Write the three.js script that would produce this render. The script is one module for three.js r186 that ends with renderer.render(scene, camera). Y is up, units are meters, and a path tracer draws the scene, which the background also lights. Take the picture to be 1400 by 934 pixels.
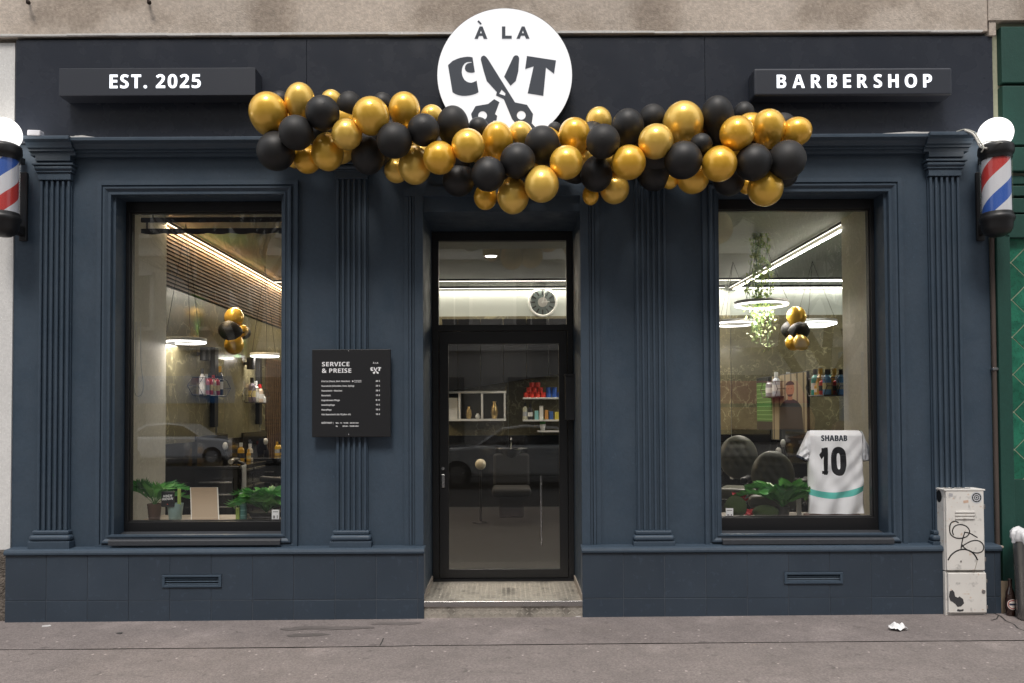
import * as THREE from 'three';
import { mergeGeometries } from 'three/addons/utils/BufferGeometryUtils.js';
import { RoundedBoxGeometry } from 'three/addons/geometries/RoundedBoxGeometry.js';
import { TextGeometry } from 'three/addons/geometries/TextGeometry.js';
import { FontLoader } from 'three/addons/loaders/FontLoader.js';
import { RectAreaLightUniformsLib } from 'three/addons/lights/RectAreaLightUniformsLib.js';

// ---------------------------------------------------------------- camera
const scene = new THREE.Scene();
const F = 1088;                                             // focal length in pixels of the 1400 x 934 photograph
const camera = new THREE.PerspectiveCamera(2 * Math.atan(467 / F) * 180 / Math.PI, 1400 / 934, 0.05, 400);
camera.rotation.order = 'YXZ';
camera.position.set(0, 1.61, 6.4);
camera.rotation.set(0.0237, 0, -0.0045);
camera.setViewOffset(1400, 934, 6, -72, 1400, 934);         // lens shift: the horizon lies below the middle of the picture
camera.updateMatrixWorld(true);

// ---------------------------------------------------------------- sky, sun, exposure
{
  const W = 256, H = 128, d = new Float32Array(W * H * 4);
  for (let j = 0; j < H; j++) {
    const e = Math.sin(((j + 0.5) / H - 0.5) * Math.PI);
    for (let i = 0; i < W; i++) {
      const a = (i / W) * Math.PI * 2, cl = 1 + 0.05 * Math.sin(a * 3 + e * 4) + 0.04 * Math.sin(a * 7 - e * 9);
      const L = e > 0 ? 0.33 * (1 + 2 * e) : 0.13;
      d.set([L * cl * 0.97, L * cl, L * cl * 1.05, 1], (j * W + i) * 4);
    }
  }
  const t = new THREE.DataTexture(d, W, H, THREE.RGBAFormat, THREE.FloatType);
  t.mapping = THREE.EquirectangularReflectionMapping; t.magFilter = THREE.LinearFilter; t.needsUpdate = true;
  scene.background = t; scene.environment = t;
}
const sun = new THREE.DirectionalLight(0xfff6ec, 1.5);
sun.position.set(-1.2, 16, 9.2); sun.target.position.set(0, 1, 0);
sun.castShadow = true; sun.shadow.radius = 30; sun.shadow.mapSize.set(2048, 2048);
Object.assign(sun.shadow.camera, { left: -12, right: 12, top: 12, bottom: -12, near: 0.5, far: 60 });
scene.add(sun, sun.target);
RectAreaLightUniformsLib.init();
const renderer = new THREE.WebGLRenderer({ antialias: true });
renderer.toneMapping = THREE.LinearToneMapping;
renderer.toneMappingExposure = 1.62;
renderer.shadowMap.enabled = true;
renderer.shadowMap.type = THREE.PCFSoftShadowMap;

// ---------------------------------------------------------------- helpers
let seed = 7;
const rnd = (a = 0, b = 1) => { seed = (seed * 1664525 + 1013904223) >>> 0; return a + (b - a) * (seed / 4294967296); };
// a pixel of the photograph on the upright plane z = const
function P(px, py, z = 0) {
  const d = new THREE.Vector3((px - 694) / F, -(py - 539) / F, -1).applyQuaternion(camera.quaternion);
  return d.multiplyScalar((z - camera.position.z) / d.z).add(camera.position);
}
function PX(px, py, x) {                                     // the same on an upright plane x = const (a side wall of the room)
  const d = new THREE.Vector3((px - 694) / F, -(py - 539) / F, -1).applyQuaternion(camera.quaternion);
  return d.multiplyScalar((x - camera.position.x) / d.x).add(camera.position);
}
const gy = (x) => 0.0045 * x;                                // the pavement rises a little along the street
const mm = (px, z) => px * (6.4 - z) / F;                    // pixels to metres at depth z
const used = new Map();
function numbered(n) { const k = used.get(n) ?? 0; used.set(n, k + 1); return k ? n + '_' + String(k).padStart(3, '0') : n; }
function tag(o, label, category, group) { o.userData.label = label; o.userData.category = category; if (group) o.userData.group = group; return o; }
function thing(name, label, category, pos = [0, 0, 0], group) {
  const o = new THREE.Group(); o.name = numbered(name); o.position.set(...pos); scene.add(o); return tag(o, label, category, group);
}
function part(name, geo, mat, parent, pos) {
  const m = new THREE.Mesh(Array.isArray(geo) ? merge(geo) : geo, mat); m.name = name; m.castShadow = m.receiveShadow = true;
  if (pos) m.position.set(...pos);
  parent.add(m); return m;
}
function solo(name, geo, mat, label, category, pos, group) {  // a thing that is one mesh
  const m = part(numbered(name), geo, mat, scene, pos); return tag(m, label, category, group);
}
function struct(name, geo, mat) { const m = part(name, geo, mat, scene); m.userData.kind = 'structure'; return m; }
function sub(name, parent, pos) { const g = new THREE.Group(); g.name = name; if (pos) g.position.set(...pos); parent.add(g); return g; }
function merge(list) {
  return mergeGeometries(list.map((g) => {
    const h = g.index ? g.toNonIndexed() : g.clone();
    for (const k of Object.keys(h.attributes)) if (!['position', 'normal', 'uv'].includes(k)) h.deleteAttribute(k);
    if (!h.attributes.uv) h.setAttribute('uv', new THREE.BufferAttribute(new Float32Array(h.attributes.position.count * 2), 2));
    if (!h.attributes.normal) h.computeVertexNormals();
    h.morphAttributes = {};
    return h;
  }));
}
function uvm(g) {                                            // uv in metres from position, by the way each face points
  const h = g.index ? g.toNonIndexed() : g, p = h.attributes.position, n = p.count, uv = new Float32Array(n * 2);
  const a = new THREE.Vector3(), b = new THREE.Vector3(), c = new THREE.Vector3();
  for (let i = 0; i < n; i += 3) {
    a.fromBufferAttribute(p, i); b.fromBufferAttribute(p, i + 1); c.fromBufferAttribute(p, i + 2);
    const f = b.clone().sub(a).cross(c.clone().sub(a)), ax = Math.abs(f.x), ay = Math.abs(f.y), az = Math.abs(f.z);
    [a, b, c].forEach((v, k) => {
      const [u, w] = az >= ax && az >= ay ? [v.x, v.y] : ax >= ay ? [v.z + 3.3, v.y] : [v.x, v.z + 1.7];
      uv[(i + k) * 2] = u; uv[(i + k) * 2 + 1] = w;
    });
  }
  h.setAttribute('uv', new THREE.BufferAttribute(uv, 2));
  return h;
}
function bx(x0, x1, y0, y1, z0, z1) { return uvm(new THREE.BoxGeometry(x1 - x0, y1 - y0, z1 - z0).translate((x0 + x1) / 2, (y0 + y1) / 2, (z0 + z1) / 2)); }
function rb(x0, x1, y0, y1, z0, z1, r = 0.006, s = 2) {
  return uvm(new RoundedBoxGeometry(x1 - x0, y1 - y0, z1 - z0, s, Math.min(r, (x1 - x0) / 2.01, (y1 - y0) / 2.01, (z1 - z0) / 2.01)).translate((x0 + x1) / 2, (y0 + y1) / 2, (z0 + z1) / 2));
}
function cyl(r0, r1, h, s = 20, open = false) { return new THREE.CylinderGeometry(r0, r1, h, s, 1, open); }
function lathe(pts, s = 28) { return new THREE.LatheGeometry(pts.map((p) => new THREE.Vector2(p[0], p[1])), s); }
function tube(pts, r, n = 24, s = 6) { return new THREE.TubeGeometry(new THREE.CatmullRomCurve3(pts.map((p) => (p.isVector3 ? p : new THREE.Vector3(...p)))), n, r, s); }
function shapeOf(pts, holes = []) {
  const s = new THREE.Shape(pts.map((p) => new THREE.Vector2(p[0], p[1])));
  for (const h of holes) s.holes.push(new THREE.Path(h.map((p) => new THREE.Vector2(p[0], p[1]))));
  return s;
}
const rect = (x0, x1, y0, y1) => [[x0, y0], [x1, y0], [x1, y1], [x0, y1]];
function ext(shape, z0, z1, bevel = 0) {
  const g = new THREE.ExtrudeGeometry(shape, { depth: z1 - z0 - 2 * bevel, bevelEnabled: bevel > 0, bevelSize: bevel, bevelOffset: -bevel, bevelThickness: bevel, bevelSegments: 2, curveSegments: 24 }).translate(0, 0, z0 + bevel);
  return uvm(g);
}
// a mitred frame round a rectangle: profile = [inset, z] points from the outer edge inwards
function frameSweep(x0, x1, y0, y1, prof) {
  const pos = [], q = (i, k) => { const [t, z] = prof[i]; return [[x0 + t, y0 + t, z], [x1 - t, y0 + t, z], [x1 - t, y1 - t, z], [x0 + t, y1 - t, z]][k & 3]; };
  for (let i = 0; i + 1 < prof.length; i++) for (let k = 0; k < 4; k++) {
    const a = q(i, k), b = q(i, k + 1), c = q(i + 1, k + 1), d = q(i + 1, k);
    pos.push(...a, ...b, ...c, ...a, ...c, ...d);
  }
  const g = new THREE.BufferGeometry(); g.setAttribute('position', new THREE.BufferAttribute(new Float32Array(pos), 3)); g.computeVertexNormals(); return uvm(g);
}
// a moulding of constant profile [z, y] running along x from x0 to x1, with closed ends
function runX(prof, x0, x1) {
  const s = new THREE.Shape(prof.map(([z, y]) => new THREE.Vector2(z, y)));
  const g = new THREE.ExtrudeGeometry(s, { depth: x1 - x0, bevelEnabled: false });
  g.applyMatrix4(new THREE.Matrix4().set(0, 0, 1, x0, 0, 1, 0, 0, 1, 0, 0, 0, 0, 0, 0, 1));
  const p = g.attributes.position.array;                     // (z,y,along) -> (along,y,z) mirrors the winding: turn it back
  for (let i = 0; i < p.length; i += 9) for (let k = 0; k < 3; k++) { const t = p[i + 3 + k]; p[i + 3 + k] = p[i + 6 + k]; p[i + 6 + k] = t; }
  g.computeVertexNormals(); return uvm(g);
}

// ---------------------------------------------------------------- textures
function hash(x, y, s) { let h = (x * 374761393 + y * 668265263 + s * 974634777) | 0; h = Math.imul(h ^ (h >>> 13), 1274126177); return ((h ^ (h >>> 16)) >>> 0) / 4294967296; }
function vnoise(x, y, per, s) {
  const ix = Math.floor(x), iy = Math.floor(y), fx = x - ix, fy = y - iy, u = fx * fx * (3 - 2 * fx), v = fy * fy * (3 - 2 * fy), m = (a) => ((a % per) + per) % per;
  const a = hash(m(ix), m(iy), s), b = hash(m(ix + 1), m(iy), s), c = hash(m(ix), m(iy + 1), s), d = hash(m(ix + 1), m(iy + 1), s);
  return a + (b - a) * u + (c - a) * v + (a - b - c + d) * u * v;
}
function fbm(u, v, base, oct, s) { let t = 0, a = 0.5, n = 0, f = base; for (let i = 0; i < oct; i++) { t += a * vnoise(u * f, v * f, f, s + i); n += a; a *= 0.55; f *= 2; } return t / n; }
function tex(size, fn, srgb = true, metres = 1, h = size) {  // fn(u, v, i, j) -> grey or [r, g, b] in 0..1
  const d = new Uint8Array(size * h * 4);
  for (let j = 0; j < h; j++) for (let i = 0; i < size; i++) {
    const c = fn(i / size, j / h, i, j), k = (j * size + i) * 4, a = Array.isArray(c);
    for (let q = 0; q < 3; q++) d[k + q] = Math.max(0, Math.min(255, 255 * (a ? c[q] : c)));
    d[k + 3] = 255;
  }
  const t = new THREE.DataTexture(d, size, h); t.wrapS = t.wrapT = THREE.RepeatWrapping; t.magFilter = THREE.LinearFilter; t.minFilter = THREE.LinearMipmapLinearFilter;
  if (srgb) t.colorSpace = THREE.SRGBColorSpace;
  t.repeat.set(1 / metres, 1 / metres); t.needsUpdate = true; return t;
}
function retile(t, metres) { const c = t.clone(); c.repeat.set(1 / metres, 1 / metres); c.needsUpdate = true; return c; }
function canvasTex(w, h, draw) {
  const c = document.createElement('canvas'); c.width = w; c.height = h; const g = c.getContext('2d'); draw(g, w, h);
  const t = new THREE.CanvasTexture(c); t.colorSpace = THREE.SRGBColorSpace; t.magFilter = THREE.LinearFilter; return t;
}
const S = (o) => new THREE.MeshStandardMaterial(o), PH = (o) => new THREE.MeshPhysicalMaterial(o);
const C = (r, g, b) => new THREE.Color().setRGB(r, g, b);
const M = {};
{
  const grain = tex(512, (u, v) => fbm(u, v, 64, 3, 3) * 0.6 + fbm(u, v, 12, 3, 9) * 0.4, false, 0.5);
  const blot = tex(512, (u, v) => { const k = 0.9 + 0.06 * (fbm(u, v, 5, 5, 21) - 0.5) + 0.07 * (fbm(u, v, 90, 2, 5) - 0.5); const sp = hashSpeck(u, v, 70, 44) ? 0.25 : 0; return [k + sp, k + sp, k + sp]; }, true, 1.7);
  const rough = tex(256, (u, v) => 0.62 + 0.5 * (fbm(u, v, 8, 4, 31) - 0.5), false, 1.1);
  M.paint = S({ color: C(0.049, 0.078, 0.115), map: blot, roughness: 0.85, roughnessMap: rough, bumpMap: grain, bumpScale: 0.0007 });
  const chip = tex(1024, (u, v) => { const k = 0.92 + 0.12 * (fbm(u, v, 4, 5, 61) - 0.5); const sp = hashSpeck(u, v, 130, 71) ? 0.6 : 0; const s2 = fbm(u, v, 60, 3, 67) > 0.74 ? 0.10 : 0; return [k + sp + s2, k + sp + s2, k + sp + s2]; }, true, 1.9);
  M.tilePaint = [0.94, 1, 1.05].map((k) => S({ color: C(0.039 * k, 0.057 * k, 0.082 * k), map: chip, roughness: 0.7, roughnessMap: rough, bumpMap: grain, bumpScale: 0.0006 }));
  M.grout = S({ color: C(0.10, 0.115, 0.14), roughness: 0.9, bumpMap: grain, bumpScale: 0.001 });
  const dent = tex(256, (u, v) => fbm(u, v, 2, 3, 131), false, 2.4);
  M.fascia = PH({ color: C(0.023, 0.028, 0.041), roughness: 0.42, roughnessMap: rough, bumpMap: dent, bumpScale: 0.012, clearcoat: 0.15, clearcoatRoughness: 0.45 });
  M.boxBlack = S({ color: C(0.027, 0.032, 0.045), roughness: 0.5, bumpMap: grain, bumpScale: 0.0002 });
  M.black = S({ color: C(0.011, 0.011, 0.012), roughness: 0.45 });
  M.blackMatt = S({ color: C(0.012, 0.012, 0.013), roughness: 0.8 });
  M.frame = S({ color: C(0.010, 0.0105, 0.012), roughness: 0.38, bumpMap: grain, bumpScale: 0.0002 });
  M.sill = S({ color: C(0.045, 0.050, 0.060), roughness: 0.6, map: blot });
  const plC = tex(1024, (u, v) => {
    const big = fbm(u, v, 3, 4, 301), mid = fbm(u, v, 14, 4, 311), fine = fbm(u, v, 160, 2, 321), patch = Math.max(0, Math.min(1, (fbm(u, v, 5, 4, 333) - 0.52) * 6));
    const k = 0.80 + 0.14 * (big - 0.5) + 0.10 * (mid - 0.5) + 0.15 * (fine - 0.5) - 0.12 * patch;
    return [k * 1.0, k * (0.945 - 0.015 * patch), k * (0.885 - 0.03 * patch)];
  }, true, 3.1);
  const plB = tex(512, (u, v) => fbm(u, v, 100, 3, 341), false, 0.8);
  M.plaster = S({ color: C(0.84, 0.83, 0.83), map: plC, roughness: 0.95, bumpMap: plB, bumpScale: 0.0025 });
  M.whiteWall = S({ color: C(0.86, 0.86, 0.85), map: retile(blot, 1.2), roughness: 0.9, bumpMap: plB, bumpScale: 0.0015 });
  M.whiteEdge = S({ color: C(0.80, 0.79, 0.77), roughness: 0.9, map: blot });
  const asp = (base, sd) => tex(1024, (u, v) => {
    const big = fbm(u, v, 4, 4, sd), mid = fbm(u, v, 20, 4, sd + 5), fine = fbm(u, v, 256, 2, sd + 9), st = Math.max(0, fbm(u, v, 7, 5, sd + 15) - 0.60) * 1.5, dk = Math.max(0, fbm(u, v, 34, 4, sd + 25) - 0.70) * 1.6, ch = hashSpeck(u, v, 60, sd + 3) ? 0.22 : 0;
    const k = base + 0.06 * (big - 0.5) + 0.07 * (mid - 0.5) + 0.17 * (fine - 0.5) + st * 0.2 - dk * 0.35 + ch;
    return [k * 1.02, k * 0.955, k * 0.93];
  }, true, 2.3);
  const aspB = tex(512, (u, v) => fbm(u, v, 128, 3, 421), false, 0.7);
  M.asphalt = S({ color: C(0.64, 0.64, 0.64), map: asp(0.60, 401), roughness: 0.92, bumpMap: aspB, bumpScale: 0.004 });
  M.asphalt2 = S({ color: C(0.60, 0.60, 0.61), map: asp(0.60, 511), roughness: 0.92, bumpMap: aspB, bumpScale: 0.004 });
  M.tar = S({ color: C(0.04, 0.038, 0.036), roughness: 0.9 });
  M.glass = PH({ color: 0xffffff, transmission: 1, roughness: 0, thickness: 0, ior: 2.0, specularIntensity: 1 });
  M.glassDoor = PH({ color: 0xffffff, transmission: 1, roughness: 0, thickness: 0, ior: 1.68 });
  M.glow = S({ color: C(0.5, 0.5, 0.5), emissive: C(0.95, 0.96, 1.0), emissiveIntensity: 0.40, roughness: 0.4 });
  M.letter = S({ color: C(0.8, 0.8, 0.85), emissive: C(0.86, 0.92, 1.0), emissiveIntensity: 0.8, roughness: 0.5 });
  M.chrome = S({ color: C(0.75, 0.75, 0.76), metalness: 1, roughness: 0.2 });
  M.steel = S({ color: C(0.5, 0.5, 0.5), metalness: 1, roughness: 0.38, roughnessMap: rough });
  M.grain = grain; M.blot = blot; M.rough = rough; M.plB = plB;
}
function hashSpeck(u, v, n, s) {
  const x = Math.floor(u * n), y = Math.floor(v * n), h = hash(x, y, s);
  if (h < 0.975) return false;
  const cx = (x + 0.2 + 0.6 * hash(x, y, s + 1)) / n, cy = (y + 0.2 + 0.6 * hash(x, y, s + 2)) / n, r = (0.06 + 0.2 * hash(x, y, s + 3)) / n;
  return (u - cx) ** 2 + ((v - cy) * 0.8) ** 2 < r * r;
}
const fontB = await new FontLoader().loadAsync('fonts/droid/droid_sans_bold.typeface.json');
// ================================================================ the ground
const ZJ = 0.84;                                             // the joint between the strip along the wall and the pavement
{
  const edge = (x, k) => 0.006 * (vnoise(x * 2.1 + 40, k, 999, 5) - 0.5) + 0.004 * (vnoise(x * 9 + 70, k, 999, 6) - 0.5) + 0.02 * (vnoise(x * 0.5 + 90, 1, 999, 8) - 0.5);
  const strip = (xa, xb, za, zb, n) => {                     // a ground sheet between two edge lines
    const pos = [];
    for (let i = 0; i < n; i++) {
      const x0 = xa + (xb - xa) * i / n, x1 = xa + (xb - xa) * (i + 1) / n;
      const q = [[x0, gy(x0), za(x0)], [x0, gy(x0), zb(x0)], [x1, gy(x1), zb(x1)], [x1, gy(x1), za(x1)]];
      pos.push(...q[0], ...q[1], ...q[2], ...q[0], ...q[2], ...q[3]);
    }
    const g = new THREE.BufferGeometry(); g.setAttribute('position', new THREE.BufferAttribute(new Float32Array(pos), 3)); g.computeVertexNormals(); return uvm(g);
  };
  const stripM = struct('pavement_strip', strip(-12, 12, () => -0.3, (x) => ZJ - 0.008 + edge(x, 1), 300), M.asphalt2);
  { // dried spills by the wall
    const blobs = (px, py, w, h, n, c) => { const z0 = 6.4 - (1.61) * F / (py - 565), x0 = (px - 694) * (6.4 - z0) / F, gs = []; for (let i = 0; i < n; i++) { const r = rnd(0.008, 0.045), bx0 = x0 + (rnd() + rnd() - 1) * w, bz = z0 + (rnd() + rnd() - 1) * h, pts = Array.from({ length: 14 }, (_, k) => { const q = r * rnd(0.65, 1.15); return [Math.cos(k * 0.4488) * q * 2.2, Math.sin(k * 0.4488) * q * 0.8]; }); gs.push(new THREE.ShapeGeometry(shapeOf(pts)).rotateX(-Math.PI / 2).translate(bx0, gy(bx0) + 0.0012 + i * 0.00004, bz)); } part('stain', gs.map(uvm), S({ color: C(c, c * 0.88, c * 0.84), map: M.blot, roughness: 0.8 }), stripM); };
    blobs(455, 855, 0.32, 0.05, 60, 0.17); blobs(425, 864, 0.14, 0.025, 24, 0.14); blobs(540, 850, 0.2, 0.02, 24, 0.18);
    const crack = (pts) => { const g = pts.map(([px, py]) => { const z = 6.4 - 1.6 * F / (py - 565 + (px - 694) * 0.0045), x = (px - 694) * (6.4 - z) / F; return [x, z]; }), pos = []; for (let i = 0; i + 1 < g.length; i++) { const [a, b] = [g[i], g[i + 1]], w = 0.004 + rnd(0, 0.004), q = (p, s) => [p[0] + s * w, gy(p[0]) + 0.0016, p[1] + s * w * 0.6]; pos.push(...q(a, -1), ...q(a, 1), ...q(b, 1), ...q(a, -1), ...q(b, 1), ...q(b, -1)); } const h = new THREE.BufferGeometry(); h.setAttribute('position', new THREE.BufferAttribute(new Float32Array(pos), 3)); h.computeVertexNormals(); part('crack', uvm(h), M.tar, stripM); };
    crack([[1352, 838], [1362, 842], [1370, 849], [1380, 853], [1386, 859], [1400, 864]]); crack([[1360, 841], [1357, 846], [1350, 848]]); crack([[524, 868], [522, 873], [519, 878]])
  }
  struct('pavement', strip(-12, 12, (x) => ZJ + 0.008 + edge(x, 2), () => 5.55, 300), M.asphalt);
  struct('pavement_joint', strip(-12, 12, () => ZJ - 0.06, () => ZJ + 0.06, 2).translate(0, -0.012, 0), M.tar);
  struct('kerb', bx(-40, 40, -0.14, 0.002, 5.55, 5.72), S({ color: C(0.34, 0.33, 0.32), roughness: 0.9, map: M.blot }));
  struct('road', bx(-60, 60, -0.4, -0.11, 5.72, 24), S({ color: C(0.085, 0.083, 0.082), roughness: 0.9, map: M.blot }));
  struct('ground', bx(-150, 150, -0.6, -0.42, -60, 120), S({ color: C(0.12, 0.115, 0.11), roughness: 0.95 }));
}

// ================================================================ the shop building
const shop = thing('shop_building', 'dark slate blue shopfront with fluted pilasters under a beige plaster wall', 'building');
const XL = P(18, 480, 0).x, XR = P(1355, 480, 0).x;
const XE0 = -0.675, XE1 = 0.588, YE = 3.24, ZD = -0.70;       // the entrance recess
const YT = P(690, 185, 0.14).y;                               // top of the cornice
const YF = P(690, 49, 0.03).y;                                // top of the fascia
const WIN = [[157, 384.5, 268, 741], [984.5, 1211.5, 264.5, 739.5]].map(([a, b, t, u]) => ({ x0: P(a, 500).x, x1: P(b, 500).x, y1: P((a + b) / 2, t).y, y0: P((a + b) / 2, u).y }));
const YSTEP = P(690, 822, 0.1).y;
{
  const s = shapeOf([[XL, -0.05], [XE0, -0.05], [XE0, YE], [XE1, YE], [XE1, -0.05], [XR, -0.05], [XR, YF], [XL, YF]], WIN.map((w) => rect(w.x0, w.x1, w.y0, w.y1)));
  part('facade_wall', ext(s, -0.25, 0), M.paint, shop);
  part('entrance_jamb', bx(XE0 - 0.14, XE0, -0.05, YE + 0.14, -0.82, -0.25), M.paint, shop);
  part('entrance_jamb', bx(XE1, XE1 + 0.14, -0.05, YE + 0.14, -0.82, -0.25), M.paint, shop);
  part('entrance_soffit', bx(XE0, XE1, YE, YE + 0.14, -0.82, -0.25), M.paint, shop);
  // plaster wall above
  const up = part('upper_wall', bx(-11, XR - 0.01, YF + 0.012, 15, -0.25, 0.05), M.plaster, shop);
  const lip = []; let x = XL - 0.2;
  while (x < XR - 0.05) { const w = rnd(0.15, 0.5), x1 = Math.min(x + w, XR - 0.05); lip.push(bx(x, x1, YF + rnd(0.004, 0.010), YF + rnd(0.020, 0.028), 0.03, rnd(0.0525, 0.056))); x = x1 + 0.0005; }
  part('plaster_edge', lip, M.whiteEdge, up);
  for (const [px, py] of [[40, 4], [205, 4]]) {              // rusty anchor hooks
    const p = P(px, py, 0.1);
    part('anchor_hook', [tube([[p.x - 0.03, p.y + 0.05, 0.07], [p.x - 0.015, p.y + 0.03, 0.13], [p.x, p.y, 0.12]], 0.009, 10), new THREE.SphereGeometry(0.018, 10, 8).translate(p.x, p.y - 0.003, 0.115)], S({ color: C(0.03, 0.02, 0.015), roughness: 0.9 }), up);
  }
  // fascia sheets with seams
  const seams = [P(21, 110, 0.03).x, P(419, 110, 0.03).x, P(964, 110, 0.03).x, P(1358, 110, 0.03).x];
  for (let i = 0; i < 3; i++) {
    const g = uvm(new THREE.PlaneGeometry(1, 1));
    const a = seams[i] + 0.0015, b = seams[i + 1] - 0.0015;
    part('fascia_panel', rb(a, b, YT - 0.01, YF - 0.018, 0.002, 0.03, 0.003), M.fascia, shop);
  }
  // cornice
  const prof = [[0, YT], [0.14, YT], [0.145, YT - 0.006], [0.145, YT - 0.026], [0.132, YT - 0.034], [0.112, YT - 0.044], [0.098, YT - 0.062], [0.09, YT - 0.078], [0.07, YT - 0.08], [0.07, YT - 0.098], [0.045, YT - 0.1], [0.04, YT - 0.125], [0.0, YT - 0.125]];
  part('cornice', runX(prof, P(60, 190, 0.1).x, P(1310, 190, 0.1).x), M.paint, shop);
  // pilasters
  for (const [k, px] of [[0, 73.5], [1, 481], [2, 891.5], [3, 1296]]) {
    const cx = P(px, 600, 0.02).x, pil = sub('pilaster', shop), yb = P(px, 752, 0.1).y, y1 = YT - 0.3, y0 = yb + 0.14;
    const rid = [bx(cx - 0.128, cx + 0.128, y0, y1, 0.0005, 0.018)];
    for (let i = 0; i < 6; i++) { const rx = cx - 0.11 + i * 0.044; rid.push(rb(rx - 0.0105, rx + 0.0105, y0, y1 - 0.012, 0.012, 0.042, 0.008, 2)); }
    part('shaft', rid, M.paint, pil);
    const ring = (w, d, ya, yb2, r = 0.006) => rb(cx - w, cx + w, ya, yb2, 0.0007, d, r, 3);
    part('base', [ring(0.165, 0.085, yb - 0.002, yb + 0.062, 0.004), ring(0.163, 0.083, yb + 0.062, yb + 0.112, 0.024), ring(0.145, 0.062, yb + 0.114, yb + 0.145, 0.01)], M.paint, pil);
    const prof2 = prof.map(([z, y]) => [z > 0 ? z + 0.03 : 0.001, y + 0.003]);
    part('capital', [ring(0.132, 0.05, y1 - 0.012, y1 + 0.045, 0.003), ring(0.146, 0.06, y1 + 0.045, y1 + 0.062, 0.004), ring(0.156, 0.072, y1 + 0.062, y1 + 0.1, 0.017), ring(0.166, 0.08, y1 + 0.1, y1 + 0.116, 0.004), ring(0.136, 0.055, y1 + 0.116, y1 + 0.135, 0.002), ring(0.14, 0.072, y1 + 0.135, y1 + 0.178, 0.003), runX(prof2, cx - 0.18, cx + 0.18)], M.paint, pil);
  }
  // windows
  WIN.forEach((w, k) => {
    const win = sub('window', shop), o = 0.14;
    part('moulding', frameSweep(w.x0 - o, w.x1 + o, w.y0 - 0.055 - 0.0, w.y1 + o * 0.86, [[0, 0.0005], [0.003, 0.03], [0.036, 0.03], [0.041, 0.018], [0.05, 0.018], [0.055, 0.042], [0.068, 0.042], [0.086, 0.026], [0.096, 0.026], [0.1, 0.034], [0.114, 0.034], [0.118, 0.001]].map(([t, z]) => [t, z])), M.paint, win);
    const fw = 0.036, ft = 0.085, fb = w.y0 + 0.075;
    const gb = P(300, k ? 711 : 713, -0.17).y;
    const fr = shapeOf(rect(w.x0 + 0.002, w.x1 - 0.002, w.y0 + 0.01, w.y1 - 0.002), [rect(w.x0 + fw, w.x1 - fw, gb, w.y1 - ft)]);
    part('frame', ext(fr, -0.225, -0.165, 0.004), M.frame, win);
    const inner = shapeOf(rect(w.x0 + fw + 0.0005, w.x1 - fw - 0.0005, gb + 0.0005, w.y1 - ft - 0.0005), [rect(w.x0 + fw + 0.008, w.x1 - fw - 0.008, gb + 0.008, w.y1 - ft - 0.008)]);
    part('glazing_bead', ext(inner, -0.235, -0.185, 0.002), M.black, win);
    part('pane', new THREE.PlaneGeometry(w.x1 - w.x0 - 2 * fw - 0.004, w.y1 - ft - gb - 0.004).translate((w.x0 + w.x1) / 2, (w.y1 - ft + gb) / 2, -0.2), M.glass, win);
    // sloping metal sill
    const ys = w.y0 + 0.02;
    const sp = [[-0.165, ys + 0.04], [0.062, ys + 0.006], [0.068, ys - 0.002], [0.068, ys - 0.036], [0.064, ys - 0.038], [0.064, ys - 0.002], [-0.165, ys + 0.034]];
    part('sill', runX(sp, w.x0 - 0.012, w.x1 + 0.012), M.sill, win);
  });
  // entrance surround
  const sur = (xa, xb, z) => bx(xa, xb, P(690, 750, 0.03).y, YE + 0.12, 0.0006, z);
  part('entrance_moulding', [sur(XE0 - 0.155, XE0 - 0.118, 0.016), sur(XE0 - 0.113, XE0 - 0.095, 0.03), sur(XE0 - 0.09, XE0 - 0.072, 0.022), sur(XE0 - 0.068, XE0 - 0.001, 0.036)], M.paint, shop);
  part('entrance_moulding', [sur(XE1 + 0.118, XE1 + 0.155, 0.016), sur(XE1 + 0.095, XE1 + 0.113, 0.03), sur(XE1 + 0.072, XE1 + 0.09, 0.022), sur(XE1 + 0.001, XE1 + 0.068, 0.036)], M.paint, shop);
  part('entrance_moulding', bx(XE0 - 0.155, XE1 + 0.155, YE + 0.121, YE + 0.2, 0.0006, 0.03), M.paint, shop);
  // plinth of painted tiles, in two lengths, with a rounded ledge
  const ZP = 0.11, yl = P(690, 757, 0.12).y, yr = P(690, 819, 0.11).y;
  const cols = [[P(6.5, 800, ZP).x, XE0 + 0.012, 1], [XE1 - 0.008, P(1369, 800, ZP).x, 0]];
  const slots = [[222, 303, 786, 803], [1072, 1152, 782.5, 798]].map(([a, b, t, u]) => ({ x0: P(a, 795, ZP).x, x1: P(b, 795, ZP).x, y0: P((a + b) / 2, u, ZP).y, y1: P((a + b) / 2, t, ZP).y }));
  cols.forEach(([xa, xb], k) => {
    const pl = part('plinth', ext(shapeOf(rect(xa + 0.002, xb - 0.002, -0.06, yl), [rect(slots[k].x0 + 0.01, slots[k].x1 - 0.01, slots[k].y0 + 0.01, slots[k].y1 - 0.01)]), 0.0008, ZP - 0.0045), M.grout, shop);
    const lp = [[0.0006, yl + 0.001], [ZP + 0.008, yl + 0.001], [ZP + 0.016, yl + 0.006], [ZP + 0.018, yl + 0.02], [ZP + 0.012, yl + 0.036], [ZP - 0.004, yl + 0.045], [0.0006, yl + 0.05]];
    part('ledge', runX(lp, xa - 0.004, xb + 0.003), M.paint, pl);
    const W = 0.3245; let n = 0;
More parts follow.
